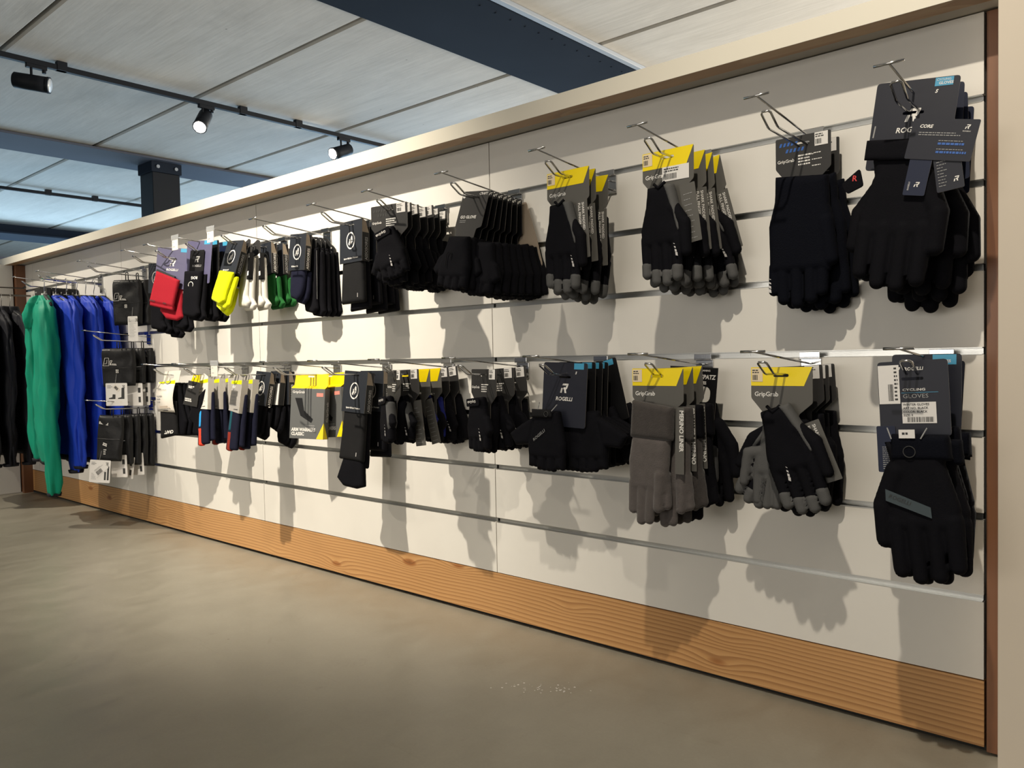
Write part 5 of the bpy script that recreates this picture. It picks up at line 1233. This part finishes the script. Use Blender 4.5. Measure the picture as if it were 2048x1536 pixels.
one(assos_sock_item(BLK, None, seed=68, leg=-0.27, w_=0.085, ring=INKG, side=None), UPX[11], -0.100, UZ-0.010, 10, 3, 0, 'long black socks hidden below and behind the red socks', 'socks')
# ---- black packs at the left
p = pack_item(131, 0.072, -0.03, -0.230); swing_tag(p, 'slim', 0.012, -0.195, w_=0.048, h_=0.112, y=-0.022)
one(p, UPX[12], -0.082, UZ+0.004, 32, 0, 0, 'black overshoe pack with a long white paper tag, top hook', 'overshoes', 'black overshoe packs')
p = pack_item(133, 0.066, -0.03, -0.235, prints=0)
one(p, UPX[12], -0.036, UZ+0.004, 22, 0, -2, 'plain black overshoe pack behind the one with the long tag', 'overshoes', 'black overshoe packs')
p = pack_item(135, 0.078, -0.028, -0.195); swing_tag(p, 'shoes', -0.052, -0.182, w_=0.100, h_=0.100)
one(p, -3.325, -0.140, 0.108, 36, 0, 0, 'black overshoe pack with square white tag showing two shoe pictures', 'overshoes', 'black overshoe packs')
p = pack_item(137, 0.066, -0.028, -0.19, prints=0); edge_tag(p, -0.020, -0.185, 0.10, y=-0.02)
one(p, -3.325, -0.078, 0.108, 24, 0, 0, 'black overshoe pack, middle of the three on its hook, tag half hidden', 'overshoes', 'black overshoe packs')
p = pack_item(139, 0.064, -0.028, -0.185, prints=0); edge_tag(p, -0.030, -0.185, 0.10, y=-0.02)
one(p, -3.325, -0.034, 0.108, 20, 0, 0, 'black overshoe pack closest to the wall above the cream labelled socks', 'overshoes', 'black overshoe packs')
p = pack_item(141, 0.060, -0.025, -0.225, prints=2); swing_tag(p, 'sticker', -0.075, -0.222, w_=0.098, h_=0.098)
one(p, -3.325, -0.176, -0.190, 34, 4, 3, 'front black pack on the lowest hook with white tag and barcode sticker', 'overshoes', 'lowest row of black packs')
for i, (yy, yw) in enumerate(((-0.132, 26), (-0.096, 22), (-0.062, 20), (-0.028, 14))):
    p = pack_item(143+i*2, 0.052, -0.025, -0.245-0.006*i, prints=0)
    if i < 3: edge_tag(p, -0.052+0.004*i, -0.205, 0.098, y=-0.018, ang=(-2, 8, -4)[i])
    one(p, -3.325, yy, -0.190, yw, 1, 0, 'slim black pack on the lowest hook, %s behind the barcode tagged one' % ('first', 'second', 'third', 'last')[i], 'overshoes', 'lowest row of black packs')
# hanging black cards at the far left
for i, yy in enumerate((-0.160, -0.122, -0.084, -0.030)):
    r = empty('boxed_gloves'); 
    MB().box(-0.062, 0.062, 0, 0.018, -0.135, 0.006).build('card_box', CBLK if i else CGRY, r, bevel=0.0008)
    lines(r, -0.055, -0.008, 0.024, 5, 0.020, 0.006, INKG, y=-0.0006, seed=3+i)
    t_ = text('CORE', 0.014, INKW, r, 0.040, -0.010, y=-0.0006, rot=-math.pi/2)
    MB().box(-0.012, 0.012, 0.004, 0.006, 0.006, 0.012).build('hang_tab', BPLS, r)
    one(r, UPX[14], yy, 0.398, 8, 0, 0, 'flat black box hanging behind the jackets, %s from the front' % ordn[i], 'box', 'flat black boxes behind the jackets')

# ---- middle row, from the right
one(windproof_item(9, True), LOX[0], -0.205, LZ, 0, 1, -3, 'large black winter gloves with grey stripe and barcode stickers beside right post', 'gloves', 'winter gloves on the rightmost middle hook')
place(rog_b := windproof_item(13, False), LOX[0], LZ, [(-0.135, 4, 2, 0, 0.010, .004), (-0.075, 0, 0, 3, 0.0, -.004)], 'gloves', 'winter gloves on the rightmost middle hook', 'black winter gloves on navy card', ('rightmost middle hook', 1))
for r_ in [k for k in bpy.data.objects if k.get('group') == 'winter gloves on the rightmost middle hook' and k.parent is None][1:]:
    c_ = [k for k in bpy.data.objects if k.parent == r_ and k.name.startswith('card')][0]
    f_ = MB().quad(0.010, 0.008, 0.046, 0.025, -0.0006).build('cyan_flash', CCYN, c_); text('GLOVES', 0.0066, INKW, f_, 0.014, 0.0115, y=-0.0010, bold=0.02)
fl = full_glove_item(seed=15, ang=0.33, tongue_spec=(0.060, -0.085, -0.010, 0.115, 0.030, -22, 0, 'SHARK PADDED', CMID, 0.0085, 'FULL FINGER GLOVES'), stripe=(0.028, -0.178))
one(fl, LOX[1], -0.157, LZ, 0, 0, 0, 'tilted black and grey gloves on yellow topped card, front of second middle hook', 'gloves', 'full finger gloves on the second middle hook')
pb = glove_prims(w=0.040, cuff_t=-0.10, palm_b=-0.19, tip=-0.262, thumb=-1, tiptag=None, ftag='palm_panel', fr=0.011, thumb_out=0.024)
soft(fl, rot_pts(pb, -0.05, 0, -0.1, -0.016, 0), {'palm_panel': GRYF}, step=0.0036, wr=0.001, seed=7, y0=0.010)
text('CLOSE', 0.012, INKD, fl, -0.036, -0.235, y=-0.004, rot=1.4, bold=0.03)
place(mitt_b := full_glove_item(False, tip=BLK, seed=17, ang=-0.02), LOX[1], LZ, [(-0.105, 0, 0, -3, 0), (-0.074, 0, 0, -2, 0), (-0.040, 0, 0, -4, 0)], 'gloves', 'full finger gloves on the second middle hook', 'black gloves on charcoal card', ('second middle hook', 1))
one(merino_item(MERI, MERI2, 'MERINO LINER', 3), LOX[2], -0.208, LZ, 0, 0, 0, 'grey wool liner gloves on yellow topped card, front of third middle hook', 'gloves', 'liner gloves on the third middle hook')
one(merino_item(MERI2, BLK, 'PRIMAVERA MERINO', 5), LOX[2], -0.168, LZ, 0, 0, -2, 'black and grey wool gloves behind the grey liner gloves', 'gloves', 'liner gloves on the third middle hook')
one(merino_item(BLK, BLK, 'PRIMAVERA MERINO', 7), LOX[2], -0.128, LZ, 0, 0, -3, 'black wool gloves, third on the hook of the grey liner gloves', 'gloves', 'liner gloves on the third middle hook')
one(spatz_item(), LOX[2]+0.006, -0.066, LZ, 0, 0, 3, 'dark gloves on tall black card with a white name panel', 'gloves')
one(rog_mitt_item(True, 11), LOX[3], -0.158, LZ, 0, 3, 2, 'short finger gloves on dark card with R emblem, front of fourth middle hook', 'gloves', 'short finger gloves on the fourth middle hook')
place(rog_mitt_item(False, 13), LOX[3], LZ, [(-0.126, 0, 3, 0), (-0.100, 2, 3, 1), (-0.074, -1, 2, 1)], 'gloves', 'short finger gloves on the fourth middle hook', 'short finger gloves on black card', ('fourth middle hook', 1))
one(rog_mitt_item(False, 15, pads=True), LOX[3]+0.004, -0.034, LZ-0.004, 0, 0, -14, 'short finger gloves with pale palm pads showing, last on fourth middle hook', 'gloves', 'short finger gloves on the fourth middle hook')
place(mitt_item(False, seed=35, ang=0.10, w=0.042, palm_b=-0.165, wide=0.056), LOX[4], LZ, [(-0.158, -12, 2, 0), (-0.106, 0, 1, -3), (-0.060, 3, 0, -5)], 'gloves', 'short finger gloves on the fifth middle hook', 'black short finger gloves on charcoal card', 'fifth middle hook')
one(mitt_item(False, seed=37, ang=0.14, w=0.038, palm_b=-0.155, wide=0.052, side=GRYF), LOX[5], -0.212, LZ, -20, 3, 0, 'small black and grey short finger gloves with thumb side tab, sixth middle hook', 'gloves', 'short finger gloves on the sixth middle hook')
one(mitt_item(False, seed=39, ang=0.08, w=0.040, palm_b=-0.155, wide=0.056, side=GRYF), LOX[5], -0.172, LZ, 0, 1, -2, 'short finger gloves on charcoal card just right of the side tab pair', 'gloves', 'short finger gloves on the sixth middle hook')
one(mitt_item(True, seed=43, ang=0.0, w=0.040, palm_b=-0.150, stk='none', stripe=False, tongue_spec=(0.040, -0.070, -0.038, 0.125, 0.040, -6)), LOX[5], -0.134, LZ, 0, 0, -2, 'black short finger gloves, left one of two on yellow topped cards', 'gloves', 'short finger gloves on the sixth middle hook')
one(mitt_item(True, RBLU, seed=45, ang=0.0, w=0.040, palm_b=-0.150, stk='none', stripe=False, tongue_spec=(0.040, -0.070, -0.038, 0.125, 0.036, -12)), LOX[5], -0.092, LZ, 0, 0, -3, 'dark blue short finger gloves on yellow topped card', 'gloves', 'short finger gloves on the sixth middle hook')
one(mitt_item(False, seed=47, ang=-0.06, w=0.044, palm_b=-0.165, side=GRYF, stripe=False), LOX[5], -0.062, LZ, 0, 0, -4, 'black and grey short finger gloves behind the dark blue pair', 'gloves', 'short finger gloves on the sixth middle hook')
one(mitt_item(False, seed=49, ang=-0.10, w=0.044, palm_b=-0.170), LOX[5]+0.004, -0.030, LZ, 0, 0, -8, 'short finger gloves last in line on the sixth middle hook', 'gloves', 'short finger gloves on the sixth middle hook')
one(armwarm_item(True, 37, long=True), LOX[6], -0.125, LZ, 2, 6, 3, 'long dark leg warmers in slate sleeve card with ring emblem', 'leg warmers', 'leg warmers')
one(armwarm_item(False, 39, long=False), LOX[6]+0.008, -0.070, LZ, 2, 3, 0, 'black leg warmers behind the long pair, kraft inside showing', 'leg warmers', 'leg warmers')
one(box_item(), LOX[7], -0.118, LZ-0.004, 26, 4, 2, 'grey boxed arm warmers with yellow top, front box', 'box', 'boxed arm warmers')
one(box_item(), LOX[7]+0.012, -0.058, LZ-0.004, 12, 3, -4, 'grey boxed arm warmers, rear box beside the leg warmers', 'box', 'boxed arm warmers')
one(band_sock_item(seed=101, cols=(TEAL, DRED), labm=mat('grey_label_paper', (0.34, 0.32, 0.30), 0.6)), LOX[8], -0.192, LZ-0.004, 4, 8, 2, 'teal and dark red striped socks with grey label, left of the ring emblem pair', 'socks', 'striped socks')
one(band_sock_item(seed=103, cols=(TEAL, DRED), labm=mat('grey_label_paper', (0.34, 0.32, 0.30), 0.6)), LOX[8], -0.152, LZ-0.004, 4, 8, 0, 'teal and dark red striped socks touching the ring emblem sleeve', 'socks', 'striped socks')
one(assos_sock_item(BLK, 'Monogram', seed=69, leg=-0.205, w_=0.086, side='white', out=0.012), LOX[8], -0.102, LZ, 4, 10, 4, 'black socks in sleeve card with white underline and heart', 'socks')
s_ = assos_sock_item(BLK, None, seed=70, leg=-0.185, w_=0.060, side=None, out=0.0)
MB().box(-0.004, 0.030, -0.0022, -0.0012, -0.108, -0.032).build('white_label', CWHT, s_); text('ASSOSOIRES', 0.011, INKD, s_, 0.009, -0.106, y=-0.0026, rot=math.pi/2)
one(s_, LOX[8]+0.016, -0.062, LZ, 4, 8, 0, 'black socks with narrow pale upright label', 'socks')
one(assos_sock_item(BLK, None, seed=75, leg=-0.245, w_=0.090, ring=INKG, side='white', out=0.0), LOX[8]+0.010, -0.034, LZ, 2, 2, 0, 'large black socks left of the grey boxes', 'socks')
one(small_dark_tag_item(), LOX[9]-0.01, -0.200, LZ, 14, 0, 8, 'black socks with small charcoal tag and yellow top', 'socks')
one(band_sock_item(seed=105, cols=(BLUF, ORGF)), LOX[9], -0.166, LZ-0.004, 8, 8, -6, 'sky blue and orange striped socks with cream label', 'socks', 'striped socks')
one(band_sock_item(seed=107, cols=(None, DRED), labm=mat('grey_label_paper', (0.34, 0.32, 0.30), 0.6)), LOX[9], -0.122, LZ-0.004, 8, 4, -4, 'dark socks with grey label and red heel, right of the sky blue pair', 'socks', 'striped socks')
one(band_sock_item(seed=109, cols=(NAVYF, None), labm=mat('grey_label_paper', (0.34, 0.32, 0.30), 0.6)), LOX[9], -0.084, LZ-0.004, 4, 3, -5, 'navy socks with grey label under the cream price label', 'socks', 'striped socks')
one(band_sock_item(seed=113, cols=(NAVYF, None)), LOX[9], -0.048, LZ-0.004, 0, 2, -8, 'navy socks with cream label edge, last on tenth middle hook', 'socks', 'striped socks')
one(craft_sock_item(), LOX[10], -0.186, LZ, 12, 4, -2, 'black socks with large cream and lime paper label', 'socks')
